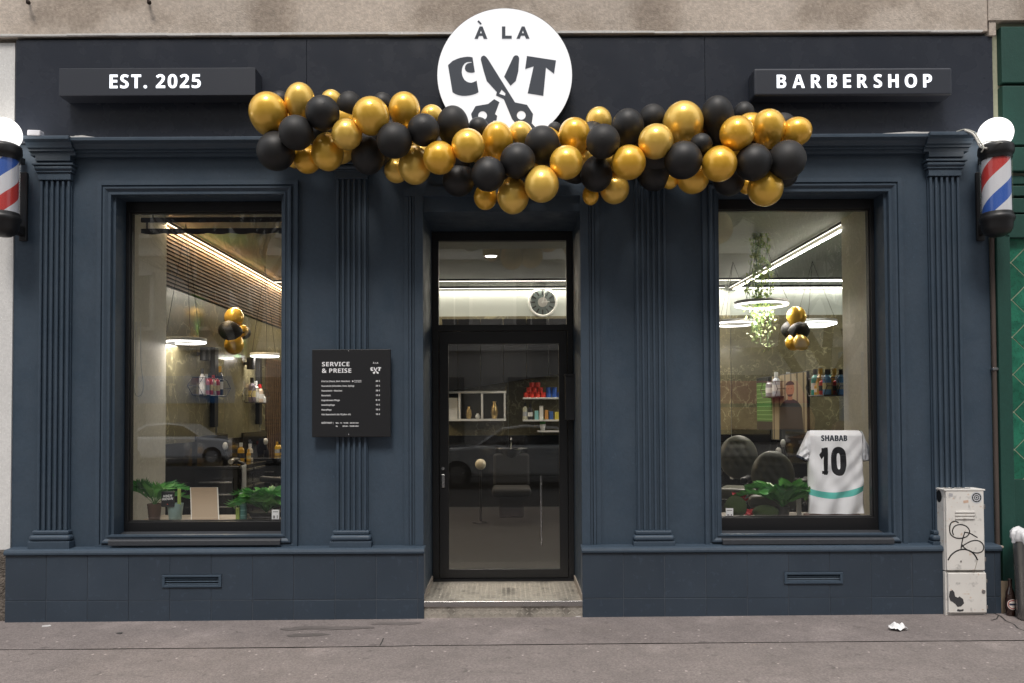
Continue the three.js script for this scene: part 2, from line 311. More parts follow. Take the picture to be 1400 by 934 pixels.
    for (let x = xa; x < xb - 0.01; x += W, n++) {
      const x1 = Math.min(x + W, xb), g = 0.0016;
      for (const [ya, yb] of [[yr, yl], [-0.06, yr]]) {
        const zf = ZP + rnd(-0.0012, 0.0012), m = M.tilePaint[Math.floor(rnd(0, 3))], w = slots[k];
        if (ya === yr && x1 > w.x0 && x < w.x1) {              // the grille is cut into these tiles
          const hx0 = Math.max(w.x0 - 0.004, x + g + 0.0005), hx1 = Math.min(w.x1 + 0.004, x1 - g - 0.0005);
          const ringL = x + g, ringR = x1 - g, pts = [];
          const full = [ringL, ringR, ya + g, yb - g];
          const gs = [bx(ringL, ringR, w.y1 + 0.004, yb - g, ZP - 0.012, zf), bx(ringL, ringR, ya + g, w.y0 - 0.004, ZP - 0.012, zf)];
          if (hx0 - ringL > 0.004) gs.push(bx(ringL, hx0, w.y0 - 0.004, w.y1 + 0.004, ZP - 0.012, zf));
          if (ringR - hx1 > 0.004) gs.push(bx(hx1, ringR, w.y0 - 0.004, w.y1 + 0.004, ZP - 0.012, zf));
          part('tile', gs, m, pl); continue;
        }
        part('tile', rb(x + g, x1 - g, ya + g, yb - g, ZP - 0.012, zf, 0.0025, 1), m, pl);
      }
    }
    const w = slots[k], vg = sub('vent_grille', shop);
    part('frame', ext(shapeOf(rect(w.x0, w.x1, w.y0, w.y1), [rect(w.x0 + 0.022, w.x1 - 0.022, w.y0 + 0.018, w.y1 - 0.018)]), ZP - 0.01, ZP + 0.012, 0.003), M.paint, vg);
    for (let i = 0; i < 3; i++) { const y = w.y0 + 0.018 + (w.y1 - w.y0 - 0.036) * (i + 0.5) / 3; const b = bx(w.x0 + 0.02, w.x1 - 0.02, -0.0022, 0.0022, -0.013, 0.013); b.rotateX(0.6 + (k && i === 1 ? 0.5 : 0)); part('slat', b.translate(0, y, ZP - 0.008), M.paint, vg); }
  });
  // the door
  const door = sub('door', shop), q = (a, b, t, u) => [P(a, 500, ZD).x, P(b, 500, ZD).x, P(690, u, ZD).y, P(690, t, ZD).y];
  const tr = q(600, 775, 329, 444), lf = q(600.5, 775.5, 453, 791), gl = q(613, 764, 470, 778);
  part('door_frame', ext(shapeOf(rect(XE0 + 0.001, XE1 - 0.001, YSTEP + 0.0, YE - 0.001), [rect(...tr), rect(lf[0] - 0.004, lf[1] + 0.004, YSTEP + 0.012, lf[3] + 0.004)]), ZD - 0.06, ZD, 0.004), M.frame, door);
  part('door_leaf', ext(shapeOf(rect(lf[0], lf[1], YSTEP + 0.018, lf[3]), [rect(...gl)]), ZD - 0.05, ZD + 0.008, 0.004), M.frame, door);
  part('pane', new THREE.PlaneGeometry(gl[1] - gl[0] + 0.01, gl[3] - gl[2] + 0.01).translate((gl[0] + gl[1]) / 2, (gl[2] + gl[3]) / 2, ZD - 0.02), M.glassDoor, door);
  part('transom_pane', new THREE.PlaneGeometry(tr[1] - tr[0] + 0.01, tr[3] - tr[2] + 0.01).translate((tr[0] + tr[1]) / 2, (tr[2] + tr[3]) / 2, ZD - 0.03), M.glass, door);
  const lb = q(771.5, 787, 514, 575);
  part('letter_box', [rb(lb[0], lb[1], lb[2], lb[3], ZD, ZD + 0.11, 0.008), rb(lb[0] - 0.006, lb[1] + 0.006, lb[3] - 0.01, lb[3] + 0.01, ZD, ZD + 0.125, 0.006)], S({ color: C(0.02, 0.021, 0.024), roughness: 0.5 }), door);
  const hd = q(601, 611, 640, 680);
  part('lock', [cyl(0.014, 0.014, 0.02, 16).rotateX(Math.PI / 2).translate(hd[0] + 0.03, hd[3], ZD + 0.016), rb(hd[0] + 0.015, hd[0] + 0.045, hd[3] - 0.17, hd[3] - 0.05, ZD + 0.006, ZD + 0.02, 0.006)], M.steel, door);
  part('pull_handle', [cyl(0.011, 0.011, 0.62, 14).translate(gl[1] - 0.16, gl[2] + 0.5, ZD - 0.11), ...[0.25, 0.75].map((y) => cyl(0.007, 0.007, 0.09, 10).rotateX(Math.PI / 2).translate(gl[1] - 0.16, gl[2] + y, ZD - 0.065))], M.steel, door);
  // the step of chequer plate
  const dirt = tex(512, (u, v) => { const st = Math.max(0, fbm(u, v, 6, 5, 77) - 0.5) * 1.3, k = 0.80 - st * 0.75 + 0.18 * (fbm(u, v, 40, 3, 79) - 0.5); return [k, k * 0.98, k * 0.94]; }, true, 0.9);
  M.plate = S({ color: C(0.84, 0.82, 0.79), map: dirt, metalness: 0.5, roughness: 0.36, bumpMap: M.grain, bumpScale: 0.0006 });
  const st = sub('entrance_step', shop);
  part('tread', bx(XE0 + 0.002, XE1 - 0.002, YSTEP - 0.04, YSTEP - 0.002, -0.64, 0.1), M.plate, st);
  const stud = new THREE.SphereGeometry(1, 8, 4).scale(0.017, 0.0026, 0.0055), studs = [];
  for (let i = 0; i < 30; i++) for (let j = 0; j < 17; j++) studs.push(stud.clone().rotateY((i + j) % 2 ? 0.785 : -0.785).translate(XE0 + 0.035 + i * 0.0413, YSTEP - 0.002, -0.61 + j * 0.0415));
  for (let i = 0; i < 30; i++) for (let j = 0; j < 2; j++) studs.push(stud.clone().rotateY((i + j) % 2 ? 0.785 : -0.785).rotateX(Math.PI / 2).translate(XE0 + 0.035 + i * 0.0413, 0.028 + j * 0.034, 0.094));
  part('tread_studs', studs, M.plate, st).userData.kind = 'stuff';
  part('nosing', rb(XE0 + 0.003, XE1 - 0.003, YSTEP - 0.042, YSTEP, 0.098, 0.106, 0.003), M.steel, st);
  part('riser', bx(XE0 + 0.002, XE1 - 0.002, -0.05, YSTEP - 0.043, -0.6, 0.094), M.plate, st);
  part('threshold', bx(XE0 + 0.002, XE1 - 0.002, YSTEP - 0.04, YSTEP + 0.004, -0.8, -0.64), M.frame, st);
  for (const [x, s] of [[XE0, 1], [XE1, -1]]) part('skirting', bx(Math.min(x + s * 0.001, x + s * 0.012), Math.max(x + s * 0.001, x + s * 0.012), YSTEP - 0.002, YSTEP + 0.05, -0.64, 0.09), S({ color: C(0.33, 0.29, 0.25), roughness: 0.8 }), st);
}

// ================================================================ neighbours
{
  const nb = thing('white_plaster_building', 'white plaster wall over a rough brown stone base beside the blue shopfront', 'building');
  part('wall', bx(-11, XL - 0.004, P(5, 752, 0.02).y, YF - 0.03, -0.25, 0.01), M.whiteWall, nb);
  part('band', bx(-11, XL - 0.006, P(5, 166, 0).y - 0.03, P(5, 166, 0).y, 0.0102, 0.018), M.whiteEdge, nb);
  const st = tex(512, (u, v) => { const k = 0.42 + 0.25 * (fbm(u, v, 30, 4, 811) - 0.5) + 0.2 * (fbm(u, v, 6, 3, 821) - 0.5); return [k, k * 0.93, k * 0.86]; }, true, 1);
  part('stone_base', bx(-11, P(5.5, 800, 0.09).x, -0.08, P(5, 754, 0.06).y, -0.25, 0.06), S({ map: st, roughness: 0.95, bumpMap: M.plB, bumpScale: 0.02 }), nb);

  const gr = thing('green_tiled_building', 'neighbouring shopfront of glazed green diamond tiles and green painted blocks', 'building');
  const gA = tex(512, (u, v) => { const k = fbm(u, v, 7, 5, 901), f = fbm(u, v, 40, 3, 911), d = Math.max(0, f - 0.6) * 2; return [0.10 + 0.14 * k - 0.1 * d, 0.36 + 0.26 * k - 0.3 * d, 0.29 + 0.20 * k - 0.24 * d]; }, true, 0.5);
  const glaze = [0, 1, 2, 3].map((i) => { const t = gA.clone(); t.offset.set(i * 0.27, i * 0.41); t.needsUpdate = true; return PH({ map: t, color: C(0.62 + 0.1 * i, 0.62 + 0.1 * i, 0.62 + 0.1 * i), roughness: 0.3, bumpMap: M.grain, bumpScale: 0.001, clearcoat: 0.3, clearcoatRoughness: 0.2 }); });
  const green = S({ color: C(0.010, 0.070, 0.053), map: M.blot, roughness: 0.6, bumpMap: M.grain, bumpScale: 0.001 });
  const xa = P(1361, 500, 0).x, xb = 6.2, x2 = P(1379, 500, 0).x;
  part('plaster_wall', bx(XR - 0.006, 11, P(1380, 28, 0.05).y, 15, -0.25, 0.06), M.plaster, gr);
  part('plaster_corner', bx(XR + 0.004, P(1362, 60, 0.05).x, P(1350, 48, 0.05).y, P(1380, 28, 0.05).y - 0.001, -0.2, 0.05), M.plaster, gr);
  part('backing', bx(XR + 0.002, xb, -0.08, P(1380, 29, 0.0).y, -0.25, -0.0105), S({ color: C(0.50, 0.52, 0.38), roughness: 0.9, map: M.blot }), gr);
  part('post', rb(xa, x2, -0.05, P(1370, 322, 0).y, -0.02, 0.05, 0.006), green, gr);
  // painted blocks with joints
  for (const [t, u, z] of [[36, 113, 0.05], [117, 198, 0.055], [201, 234, 0.05], [240, 252, 0.02], [254, 268, 0.05], [271, 291, 0.05], [293, 325, 0.05]]) part('block', rb(P(1364, 100, 0).x + 0.004, xb, P(1380, u, z).y, P(1380, t, z).y, -0.02, z, 0.008), green, gr);
  // glazed diamond tiles
  const clip = (poly, x) => { const o = []; poly.forEach((a, i) => { const b = poly[(i + 1) % poly.length], ia = a[0] >= x, ib = b[0] >= x; if (ia) o.push(a); if (ia !== ib) { const t = (x - a[0]) / (b[0] - a[0]); o.push([x, a[1] + t * (b[1] - a[1])]); } }); return o; };
  const D = 0.302, h = D / 2 - 0.0055, cx0 = P(1386, 512, 0).x, cy0 = P(1386, 512, 0).y, yb = P(1390, 655, 0).y, yt = P(1390, 327, 0).y;
  for (let i = 0; i < 5; i++) for (let j = -7; j < 10; j++) {
    const cx = cx0 + (i * D) / 2, cy = cy0 + j * D + ((i % 2) ? 0 : D / 2);
    let poly = clip([[cx + h, cy], [cx, cy + h], [cx - h, cy], [cx, cy - h]], x2 + 0.003);
    poly = clip(poly.map(([a, b]) => [b, a]), yb).map(([a, b]) => [b, a]);
    poly = clip(poly.map(([a, b]) => [-b, a]), -yt).map(([a, b]) => [b, -a]);
    const area = poly.reduce((s, a, k) => { const b = poly[(k + 1) % poly.length]; return s + (a[0] * b[1] - b[0] * a[1]) / 2; }, 0);
    if (poly.length < 3 || Math.abs(area) < 0.0004 || cx > 4.75) continue;
    if (area < 0) poly.reverse();
    part('glazed_tile', ext(shapeOf(poly), -0.012, -0.0072 + rnd(-0.001, 0.001)), glaze[Math.floor(rnd(0, 4))], gr);
  }
  part('lower_wall', rb(x2 + 0.002, xb, -0.06, yb - 0.004, -0.02, 0.0, 0.004), green, gr);
  const pp = thing('drain_pipe', 'thin rusty brown pipe running down between blue wall and green post', 'pipe');
  const xp = (P(1353, 480, 0.02).x + xa) / 2 + 0.008;
  part('pipe', cyl(0.017, 0.017, P(1355, 320, 0).y - P(1355, 746, 0).y, 14).translate(xp, (P(1355, 320, 0).y + P(1355, 746, 0).y) / 2, 0.02), S({ color: C(0.095, 0.072, 0.062), map: M.blot, roughness: 0.8 }), pp);
  part('clamp', rb(xp - 0.024, xp + 0.024, P(1355, 505, 0).y - 0.01, P(1355, 505, 0).y + 0.01, 0.0, 0.042, 0.004), M.steel, pp);
  part('mortar_lump', rb(P(1344, 748, 0.05).x, P(1369, 748, 0.05).x, P(1355, 749, 0.05).y, P(1355, 745.5, 0.05).y, 0.012, 0.09, 0.008), M.plaster, pp);
}
// ================================================================ signs on the fascia
function letters(text, parent, x0, x1, yBase, cap, z0, z1, mat, spread) {      // one mesh per letter, spaced to fill x0..x1
  const probe = new TextGeometry('E', { font: fontB, size: 1, depth: 0.1 }); probe.computeBoundingBox();
  const size = cap / probe.boundingBox.max.y, gs = [];
  let w = 0;
  for (const ch of text) {
    if (ch === ' ') { gs.push([null, size * 0.26]); w += size * 0.26; continue; }
    const g = new TextGeometry(ch, { font: fontB, size, depth: z1 - z0, curveSegments: 6, bevelEnabled: false }); g.computeBoundingBox();
    const bb = g.boundingBox; g.translate(-bb.min.x, 0, 0); gs.push([g, bb.max.x - bb.min.x]); w += bb.max.x - bb.min.x;
  }
  const gap = (x1 - x0 - w) / (gs.length - 1); let x = x0;
  for (const [g, gw] of gs) { if (g) part('letter', g.translate(x, yBase, z0), mat, parent); x += gw + gap; }
}
{
  const zb = 0.185;
  const signBox = (px, label, text, tpx, r) => {
    const a = P(px[0], px[2], zb), b = P(px[1], px[3], zb);
    const t = thing('sign_box', label, 'sign', [0, 0, 0], 'sign boxes on the fascia');
    part('casing', rb(a.x, b.x, b.y, a.y, 0.031, zb, r, 3), M.boxBlack, t);
    const y0 = P((tpx[0] + tpx[1]) / 2, tpx[3], zb).y, y1 = P((tpx[0] + tpx[1]) / 2, tpx[2], zb).y;
    letters(text, t, P(tpx[0], 110, zb).x, P(tpx[1], 110, zb).x, y0, y1 - y0, zb - 0.001, zb + 0.004, M.letter);
  };
  signBox([80.5, 349, 93.5, 130], 'long black sign box with glowing white lettering EST. 2025', 'EST. 2025', [150, 274.5, 102, 120.5], 0.004);
  signBox([1031, 1303, 93, 130], 'long black sign box with glowing white lettering BARBERSHOP', 'BARBERSHOP', [1062, 1274, 102, 120], 0.02);

  // the round light box
  const t = thing('round_sign', 'round glowing white sign with dark scissors logo and letters above the door', 'sign');
  const z1 = 0.2, c = P(690, 102.5, z1), r = mm(93.5, z1);
  part('light_box', cyl(r, r, 0.16, 96).rotateX(Math.PI / 2).translate(c.x, c.y, z1 - 0.0805), M.black, t);
  part('light_face', new THREE.CircleGeometry(r - 0.003, 96).translate(c.x, c.y, z1 + 0.001), M.glow, t);
  const lt = new THREE.RectAreaLight(0xf2f6ff, 0.35, r * 1.7, r * 1.7); lt.position.set(c.x, c.y, z1 + 0.012); lt.lookAt(c.x, c.y, 5); lt.name = 'round_sign_light'; t.add(lt);
  const ink = S({ color: C(0.05, 0.062, 0.085), roughness: 0.6 });
  const zq = (x, y) => { const p = P(580 + x * 0.2035, y * 0.2035, z1); return [p.x, p.y]; };
  const logo = (pts, holes = []) => { let q = pts.map(([x, y]) => zq(x, y)); return ext(shapeOf(q, holes.map((h) => h.map(([x, y]) => zq(x, y)))), z1 + 0.0012, z1 + 0.006); };
  const circ = (x, y, rr, n = 20) => Array.from({ length: n }, (_, i) => [x + rr * Math.cos(i / n * 6.2832), y + rr * Math.sin(i / n * 6.2832)]);
  part('letter', logo([[160, 440], [190, 412], [215, 400], [240, 391], [265, 386], [290, 383], [310, 384], [325, 388], [340, 485], [328, 489], [315, 490], [300, 488], [288, 484], [278, 475], [273, 462], [275, 448], [281, 437], [290, 430], [300, 426], [318, 423], [318, 417], [300, 417], [286, 419], [272, 427], [260, 443], [254, 462], [252, 485], [255, 506], [262, 525], [272, 540], [285, 550], [300, 556], [315, 558], [328, 555], [340, 550], [352, 543], [365, 620], [348, 630], [330, 636], [305, 642], [280, 645], [255, 645], [230, 640], [210, 633], [190, 620]]), ink, t);
  part('scissor_blade', logo([[380, 402], [382, 388], [390, 379], [402, 375], [416, 384], [430, 402], [610, 690], [690, 706], [731, 768], [722, 830], [760, 870], [745, 885], [690, 842], [612, 826], [590, 800], [535, 668], [482, 642], [488, 620], [420, 545], [400, 480]], [[[520, 603], [546, 628], [543, 645], [503, 632]], circ(652, 776, 30)]), ink, t);
  part('scissor_blade', logo([[598, 386], [606, 377], [617, 373], [630, 377], [638, 392], [632, 480], [615, 545], [580, 577], [537, 517]]), ink, t);
  part('scissor_handle', logo([[470, 668], [505, 688], [475, 768], [490, 780], [485, 810], [465, 812], [455, 830], [400, 850], [330, 828], [315, 768], [345, 715], [430, 700]], [circ(392, 778, 30)]), ink, t);
  part('letter', logo([[690, 378], [885, 408], [872, 497], [818, 455], [800, 645], [695, 628], [735, 447], [678, 465]]), ink, t);
  part('letter', logo([[338, 262], [372, 180], [392, 180], [424, 262], [400, 262], [392, 242], [368, 242], [360, 262]], [[[374, 226], [388, 226], [381, 206]]]), ink, t);
  part('accent', logo([[357, 147], [366, 138], [386, 160], [378, 167]]), ink, t);
  part('letter', logo([[522, 180], [545, 180], [545, 242], [588, 242], [588, 261], [522, 261]]), ink, t);
  part('letter', logo([[620, 261], [655, 180], [674, 180], [707, 261], [684, 261], [675, 241], [650, 241], [642, 261]], [[[656, 225], [670, 225], [663, 206]]]), ink, t);
}

// ================================================================ price board
{
  const zb = 0.075, a = P(426.5, 478, zb), b = P(534, 597.5, zb);
  const t = thing('price_board', 'square black price board with white lettering fixed to a fluted pilaster', 'sign');
  part('board', rb(a.x, b.x, b.y, a.y, 0.043, zb, 0.004), S({ color: C(0.012, 0.0125, 0.014), roughness: 0.45 }), t);
  const T = canvasTex(1024, 1136, (g, w, h) => {
    g.fillStyle = '#1c1d20'; g.fillRect(0, 0, w, h); g.fillStyle = '#f0f1f4'; g.textBaseline = 'alphabetic';
    const put = (s, x, y, px, fw) => { g.font = 'bold ' + px + 'px sans-serif'; const m = g.measureText(s).width; g.save(); g.translate(x, y); g.scale(fw ? fw / m : 1, 1); g.fillText(s, 0, 0); g.restore(); };
    put('SERVICE', 118, 212, 78, 376); put('& PREISE', 118, 298, 78, 400);
    put('\u00c0 LA', 800, 180, 26, 72);
    g.save(); g.translate(765, 292); g.scale(0.2, 0.2);       // the small logo
    const poly = (p) => { g.beginPath(); p.forEach(([x, y], i) => (i ? g.lineTo(x - 160, y - 720) : g.moveTo(x - 160, y - 720))); g.closePath(); g.fill(); };
    poly([[160, 440], [240, 391], [325, 388], [340, 485], [288, 484], [273, 462], [300, 426], [272, 427], [252, 485], [272, 540], [315, 558], [352, 543], [365, 620], [280, 645], [190, 620]]);
    poly([[380, 402], [402, 375], [430, 402], [610, 690], [690, 706], [731, 768], [690, 842], [590, 800], [535, 668], [482, 642], [420, 545]]);
    poly([[598, 386], [638, 392], [632, 480], [580, 577], [537, 517]]); poly([[470, 668], [505, 688], [465, 812], [400, 850], [315, 768], [345, 715]]);
    poly([[690, 378], [885, 408], [872, 497], [818, 455], [800, 645], [695, 628], [735, 447], [678, 465]]);
    g.restore();
    [['\u00c0 la Cut (Haare, Bart, Waschen)', '40 \u20ac', 380], ['Haarschnitt (Schneiden, Form, Styling)', '28 \u20ac', 436], ['Haarschnitt + Waschen', '28 \u20ac', 276], ['Bartschnitt', '15 \u20ac', 124], ['Augenbrauen Pflege', '8 \u20ac', 244], ['Gesichtspflege', '10 \u20ac', 178], ['Haarpflege', '10 \u20ac', 136], ['Kids Haarschnitt (bis 10 Jahre alt)', '15 \u20ac', 390]].forEach(([s, e, fw], i) => {
      const y = 420 + i * 62.5; put(s, 116, y, 28, fw); put(e, 836, y, 28, 58);
      if (!i) { g.beginPath(); g.arc(532, y - 9, 10, 0, 7); g.fill(); put('f\u00fcr Neukunden', 552, y - 12, 17, 96); put('zum Start', 552, y + 6, 17, 96); }
    });
    put('GE\u00d6FFNET |', 116, 968, 30, 164); put('Mo - Fr  10:00 - 20:00 Uhr', 306, 968, 25, 306); put('Sa', 306, 1010, 25); put('09:00 - 18:00 Uhr', 396, 1010, 25, 216);
  });
  part('print', new THREE.PlaneGeometry(b.x - a.x === 0 ? 1 : b.x - a.x - 0.012, a.y - b.y - 0.012).translate((a.x + b.x) / 2, (a.y + b.y) / 2, zb + 0.001), S({ map: T, roughness: 0.45 }), t);
  for (const y of [a.y - 0.012, b.y + 0.02]) part('screw', new THREE.SphereGeometry(0.005, 8, 6).scale(1, 1, 0.5).translate((a.x + b.x) / 2 - 0.02, y, zb + 0.001), M.steel, t);
}

// ================================================================ balloon garland
const latex = {
  gold: [0, 1, 2].map((i) => PH({ color: C([0.97, 0.95, 0.98][i], [0.58, 0.53, 0.63][i], [0.075, 0.05, 0.12][i]), metalness: 0.4, roughness: 0.3, bumpMap: M.grain, bumpScale: 0.00008, clearcoat: 0.7, clearcoatRoughness: 0.16 })),
  black: [0, 1].map((i) => PH({ color: C(0.0125 + 0.004 * i, 0.0125 + 0.0035 * i, 0.0135 + 0.003 * i), roughness: 0.52 + 0.06 * i, sheen: 0.4, sheenColor: C(0.2, 0.2, 0.2), sheenRoughness: 0.4 })),
};
const balloonGeo = (() => {
  const pts = []; const N = 22;
  for (let i = 0; i <= N; i++) { const t = i / N * Math.PI, y = -Math.cos(t); let r = Math.sin(t); r *= 1 - 0.17 * Math.max(0, -y) ** 1.3; pts.push([Math.max(r, 0.0001), y < 0 ? y * 1.2 : y]); }
  const body = lathe(pts, 32), neck = lathe([[0.001, -1.36], [0.12, -1.33], [0.05, -1.25], [0.06, -1.21], [0.12, -1.165], [0.2, -1.13]], 12);
  return merge([body, neck]);
})();
function balloon(parent, kind, x, y, z, rx, ry, dir, v) {
  const m = part(kind + '_balloon', balloonGeo, latex[kind][v ?? Math.floor(rnd(0, latex[kind].length))], parent);
  m.position.set(x, y, z);
  m.quaternion.setFromUnitVectors(new THREE.Vector3(0, 1, 0), dir.clone().normalize());
  m.scale.set(rx, ry, rx);
  return m;
}
{
  const gar = thing('balloon_garland', 'long garland of gold and black balloons strung across the sign above the door', 'balloon garland');
  // px, py, half width, half height, kind, layer (0 = front, 1 = middle, 2 = back)
  const A = [[128, 225, 88, 100, 'g', 1], [185, 172, 48, 48, 'b', 2], [280, 170, 70, 85, 'g', 1], [388, 226, 80, 90, 'b', 0], [432, 172, 52, 56, 'g', 2], [262, 320, 80, 82, 'b', 0], [165, 410, 88, 87, 'b', 1], [255, 445, 42, 44, 'g', 2], [315, 448, 65, 68, 'g', 2], [412, 415, 74, 90, 'g', 1], [505, 328, 70, 75, 'g', 0], [518, 195, 60, 68, 'b', 2], [620, 240, 84, 102, 'g', 0], [675, 185, 52, 54, 'b', 2], [780, 208, 74, 80, 'g', 1], [732, 358, 80, 87, 'b', 0], [605, 432, 75, 88, 'b', 1], [742, 500, 56, 58, 'g', 2], [830, 480, 75, 88, 'g', 1], [872, 308, 75, 87, 'b', 0], [912, 245, 54, 56, 'g', 2], [1012, 285, 75, 90, 'b', 1], [948, 440, 77, 83, 'g', 0], [1085, 382, 77, 90, 'g', 0], [1135, 300, 52, 50, 'b', 2], [1225, 360, 75, 92, 'g', 1], [1040, 545, 74, 76, 'b', 2], [1182, 518, 78, 84, 'b', 0], [1168, 628, 60, 54, 'g', 2], [1300, 625, 75, 85, 'g', 1], [1322, 455, 80, 85, 'b', 0], [1335, 330, 60, 58, 'g', 2]].map(([x, y, a, b, k, l]) => [330 + x * 0.2857, 90 + y * 0.2857, a * 0.2857, b * 0.2857, k, l]);
  const B = [[137, 360, 77, 92, 'b', 1], [195, 295, 36, 34, 'b', 2], [135, 540, 75, 85, 'g', 0], [285, 318, 70, 78, 'g', 1], [248, 440, 73, 80, 'g', 0], [395, 255, 64, 58, 'g', 2], [415, 345, 75, 82, 'b', 0], [385, 495, 70, 80, 'b', 1], [528, 280, 72, 84, 'b', 1], [640, 240, 62, 60, 'b', 2], [358, 590, 45, 36, 'g', 2], [467, 560, 65, 68, 'g', 2], [532, 440, 75, 80, 'g', 0], [655, 345, 75, 80, 'g', 0], [780, 262, 88, 97, 'g', 1], [648, 495, 70, 72, 'b', 2], [780, 430, 82, 82, 'b', 0], [862, 358, 48, 48, 'b', 0], [935, 238, 73, 98, 'b', 1], [825, 510, 70, 70, 'g', 2], [718, 518, 40, 44, 'g', 2], [945, 447, 75, 80, 'g', 0], [1055, 222, 56, 48, 'b', 2], [1025, 308, 77, 85, 'g', 0], [1168, 285, 75, 92, 'g', 1], [1293, 302, 64, 70, 'g', 1], [1100, 440, 78, 82, 'b', 0], [1253, 428, 82, 90, 'b', 0], [990, 515, 74, 70, 'b', 2], [1245, 490, 62, 54, 'b', 2], [1155, 558, 77, 80, 'g', 1], [1072, 545, 38, 38, 'g', 2], [885, 315, 50, 50, 'g', 2], [560, 380, 55, 55, 'g', 2], [340, 420, 50, 50, 'g', 2]].map(([x, y, a, b, k, l]) => [700 + x * 0.3, 90 + y * 0.3, a * 0.3, b * 0.3, k, l]);
  const AX = [[345, 172], [400, 178], [500, 188], [600, 202], [700, 220], [800, 210], [900, 197], [1000, 190], [1100, 192]];
  const axis = (px) => { const i = Math.max(0, Math.min(7, AX.findIndex((a) => a[0] > px) - 1)), [a, b] = [AX[i], AX[i + 1]]; return a[1] + (b[1] - a[1]) * (px - a[0]) / (b[0] - a[0]); };   // the string of the garland
  for (const [px, py, a, b, k, l] of [...A, ...B]) {
    const z = [0.60, 0.44, 0.29][l] + rnd(-0.03, 0.03), p = P(px, py, z);
    const s = P(px + (px < 360 ? 30 : px > 1085 ? -30 : 0), axis(px), 0.33);
    const d = p.clone().sub(s); if (d.length() < 0.05) d.set(rnd(-0.2, 0.2), 0.2, 1);
    d.z = Math.max(d.z, 0.08) * 0.8;
    const side = Math.hypot(d.x, d.y) / d.length();
    const rx = mm(Math.min(a, b), z) * 1.04 * rnd(0.98, 1.03), ry = rx * (1.0 + (Math.max(a, b) / Math.min(a, b) - 1) * side);
    balloon(gar, k === 'g' ? 'gold' : 'black', p.x, p.y, z, rx, ry, d);
  }
  for (let i = 0; i < 40; i++) {                              // small balloons that fill the core of the garland
    const px = 372 + i * 18 + rnd(-5, 5), z = rnd(0.2, 0.36), p = P(px, axis(px) + (i % 3 - 1) * 17 + rnd(-6, 6), z), rr = mm(rnd(15, 21), z);
    balloon(gar, i % 5 < 2 ? 'gold' : 'black', p.x, p.y, z, rr, rr * 1.1, new THREE.Vector3(rnd(-1, 1), rnd(-1, 1), rnd(0.1, 0.8)));
  }
  part('string', tube(Array.from({ length: 16 }, (_, i) => { const px = 365 + i * 48; return P(px, axis(px), 0.3); }), 0.006, 60, 6), M.blackMatt, gar);
}

// ================================================================ barber poles
function barberPole(cpx, side, label, phase) {
  const z = 0.24, c = P(cpx, 255, z), k = (6.4 - z) / F, t = thing('barber_pole', label, 'barber pole', [c.x, 0, z], 'barber poles beside the shopfront');
  const Y = (py) => P(cpx, py, z).y;
  const r = 19 * k;
  const T = canvasTex(512, 512, (g, w, h) => {
    g.fillStyle = '#dcdde2'; g.fillRect(0, 0, w, h);
    for (let i = -3; i < 4; i++) for (const [c2, o] of [['#c23a36', 0], ['#3560b4', 0.5]]) {
      const y0 = (i + o + phase) * h, s = -h;
      g.fillStyle = c2; g.beginPath(); g.moveTo(0, y0); g.lineTo(w, y0 + s); g.lineTo(w, y0 + s + h * 0.24); g.lineTo(0, y0 + h * 0.24); g.fill();
    }
  });
  T.wrapS = T.wrapT = THREE.RepeatWrapping; T.repeat.set(1, 0.78);
  const h0 = Y(294), h1 = Y(217);
  part('striped_cylinder', cyl(r * 0.93, r * 0.93, h1 - h0, 40).translate(0, (h0 + h1) / 2, 0), S({ map: T, roughness: 0.5 }), t);
  part('glass_tube', cyl(r * 1.02, r * 1.02, h1 - h0, 40, true).translate(0, (h0 + h1) / 2, 0), PH({ color: 0xffffff, transmission: 1, roughness: 0.03, thickness: 0, ior: 1.5 }), t);
  part('top_cap', lathe([[0.001, Y(197)], [r * 0.85, Y(197)], [r * 1.12, Y(200)], [r * 1.16, Y(203)], [r * 1.18, Y(210)], [r * 1.1, Y(213)], [r * 1.02, Y(215)], [r * 1.05, Y(218)], [r * 0.98, Y(219)], [0.001, Y(219)]], 40), M.black, t);
  part('bottom_cap', lathe([[0.001, Y(324)], [r * 0.5, Y(323)], [r * 0.85, Y(319)], [r * 1.0, Y(313)], [r * 1.03, Y(305)], [r * 1.12, Y(303)], [r * 1.16, Y(299)], [r * 1.1, Y(296)], [r * 1.02, Y(295)], [r * 1.05, Y(292)], [r * 0.98, Y(291)], [0.001, Y(291)]], 40), M.black, t);
  const g = part('lamp_globe', new THREE.SphereGeometry(22 * k, 32, 24).translate(0, Y(184) + 0.004, 0), S({ color: C(0.9, 0.9, 0.9), emissive: C(1, 0.98, 0.95), emissiveIntensity: 0.9, roughness: 0.3 }), t);
  const l = new THREE.PointLight(0xfff6ea, 0.12); l.position.set(0, Y(184), 0); l.shadow.radius = 5; l.castShadow = true; l.name = 'globe_light'; t.add(l);
  const wx = (side > 0 ? P(1338, 270, 0).x : P(34, 270, 0).x) - c.x;
  part('bracket', [rb(wx - 0.03, wx + 0.03, Y(321), Y(224), -z + 0.001, -z + 0.03, 0.006), rb(wx * 0.9 - 0.02, wx * 0.3 + 0.02 * Math.sign(-wx) , Y(306), Y(300), -z + 0.02, 0.01, 0.005).translate(0, 0, 0), rb(Math.min(wx, 0) - 0.015, Math.max(wx, 0) + 0.015, Y(214), Y(205), -z + 0.02, -0.05, 0.005), rb(Math.min(wx, 0) - 0.015, Math.max(wx, 0) + 0.015, Y(314), Y(302), -z + 0.02, -0.05, 0.005)], M.black, t);
  return t;
}
barberPole(1362.5, 1, 'striped barber pole with round lamp mounted beside the green tiled shop', 0.12);
barberPole(5, -1, 'striped barber pole with round lamp mounted beside the white plaster wall', 0.82);
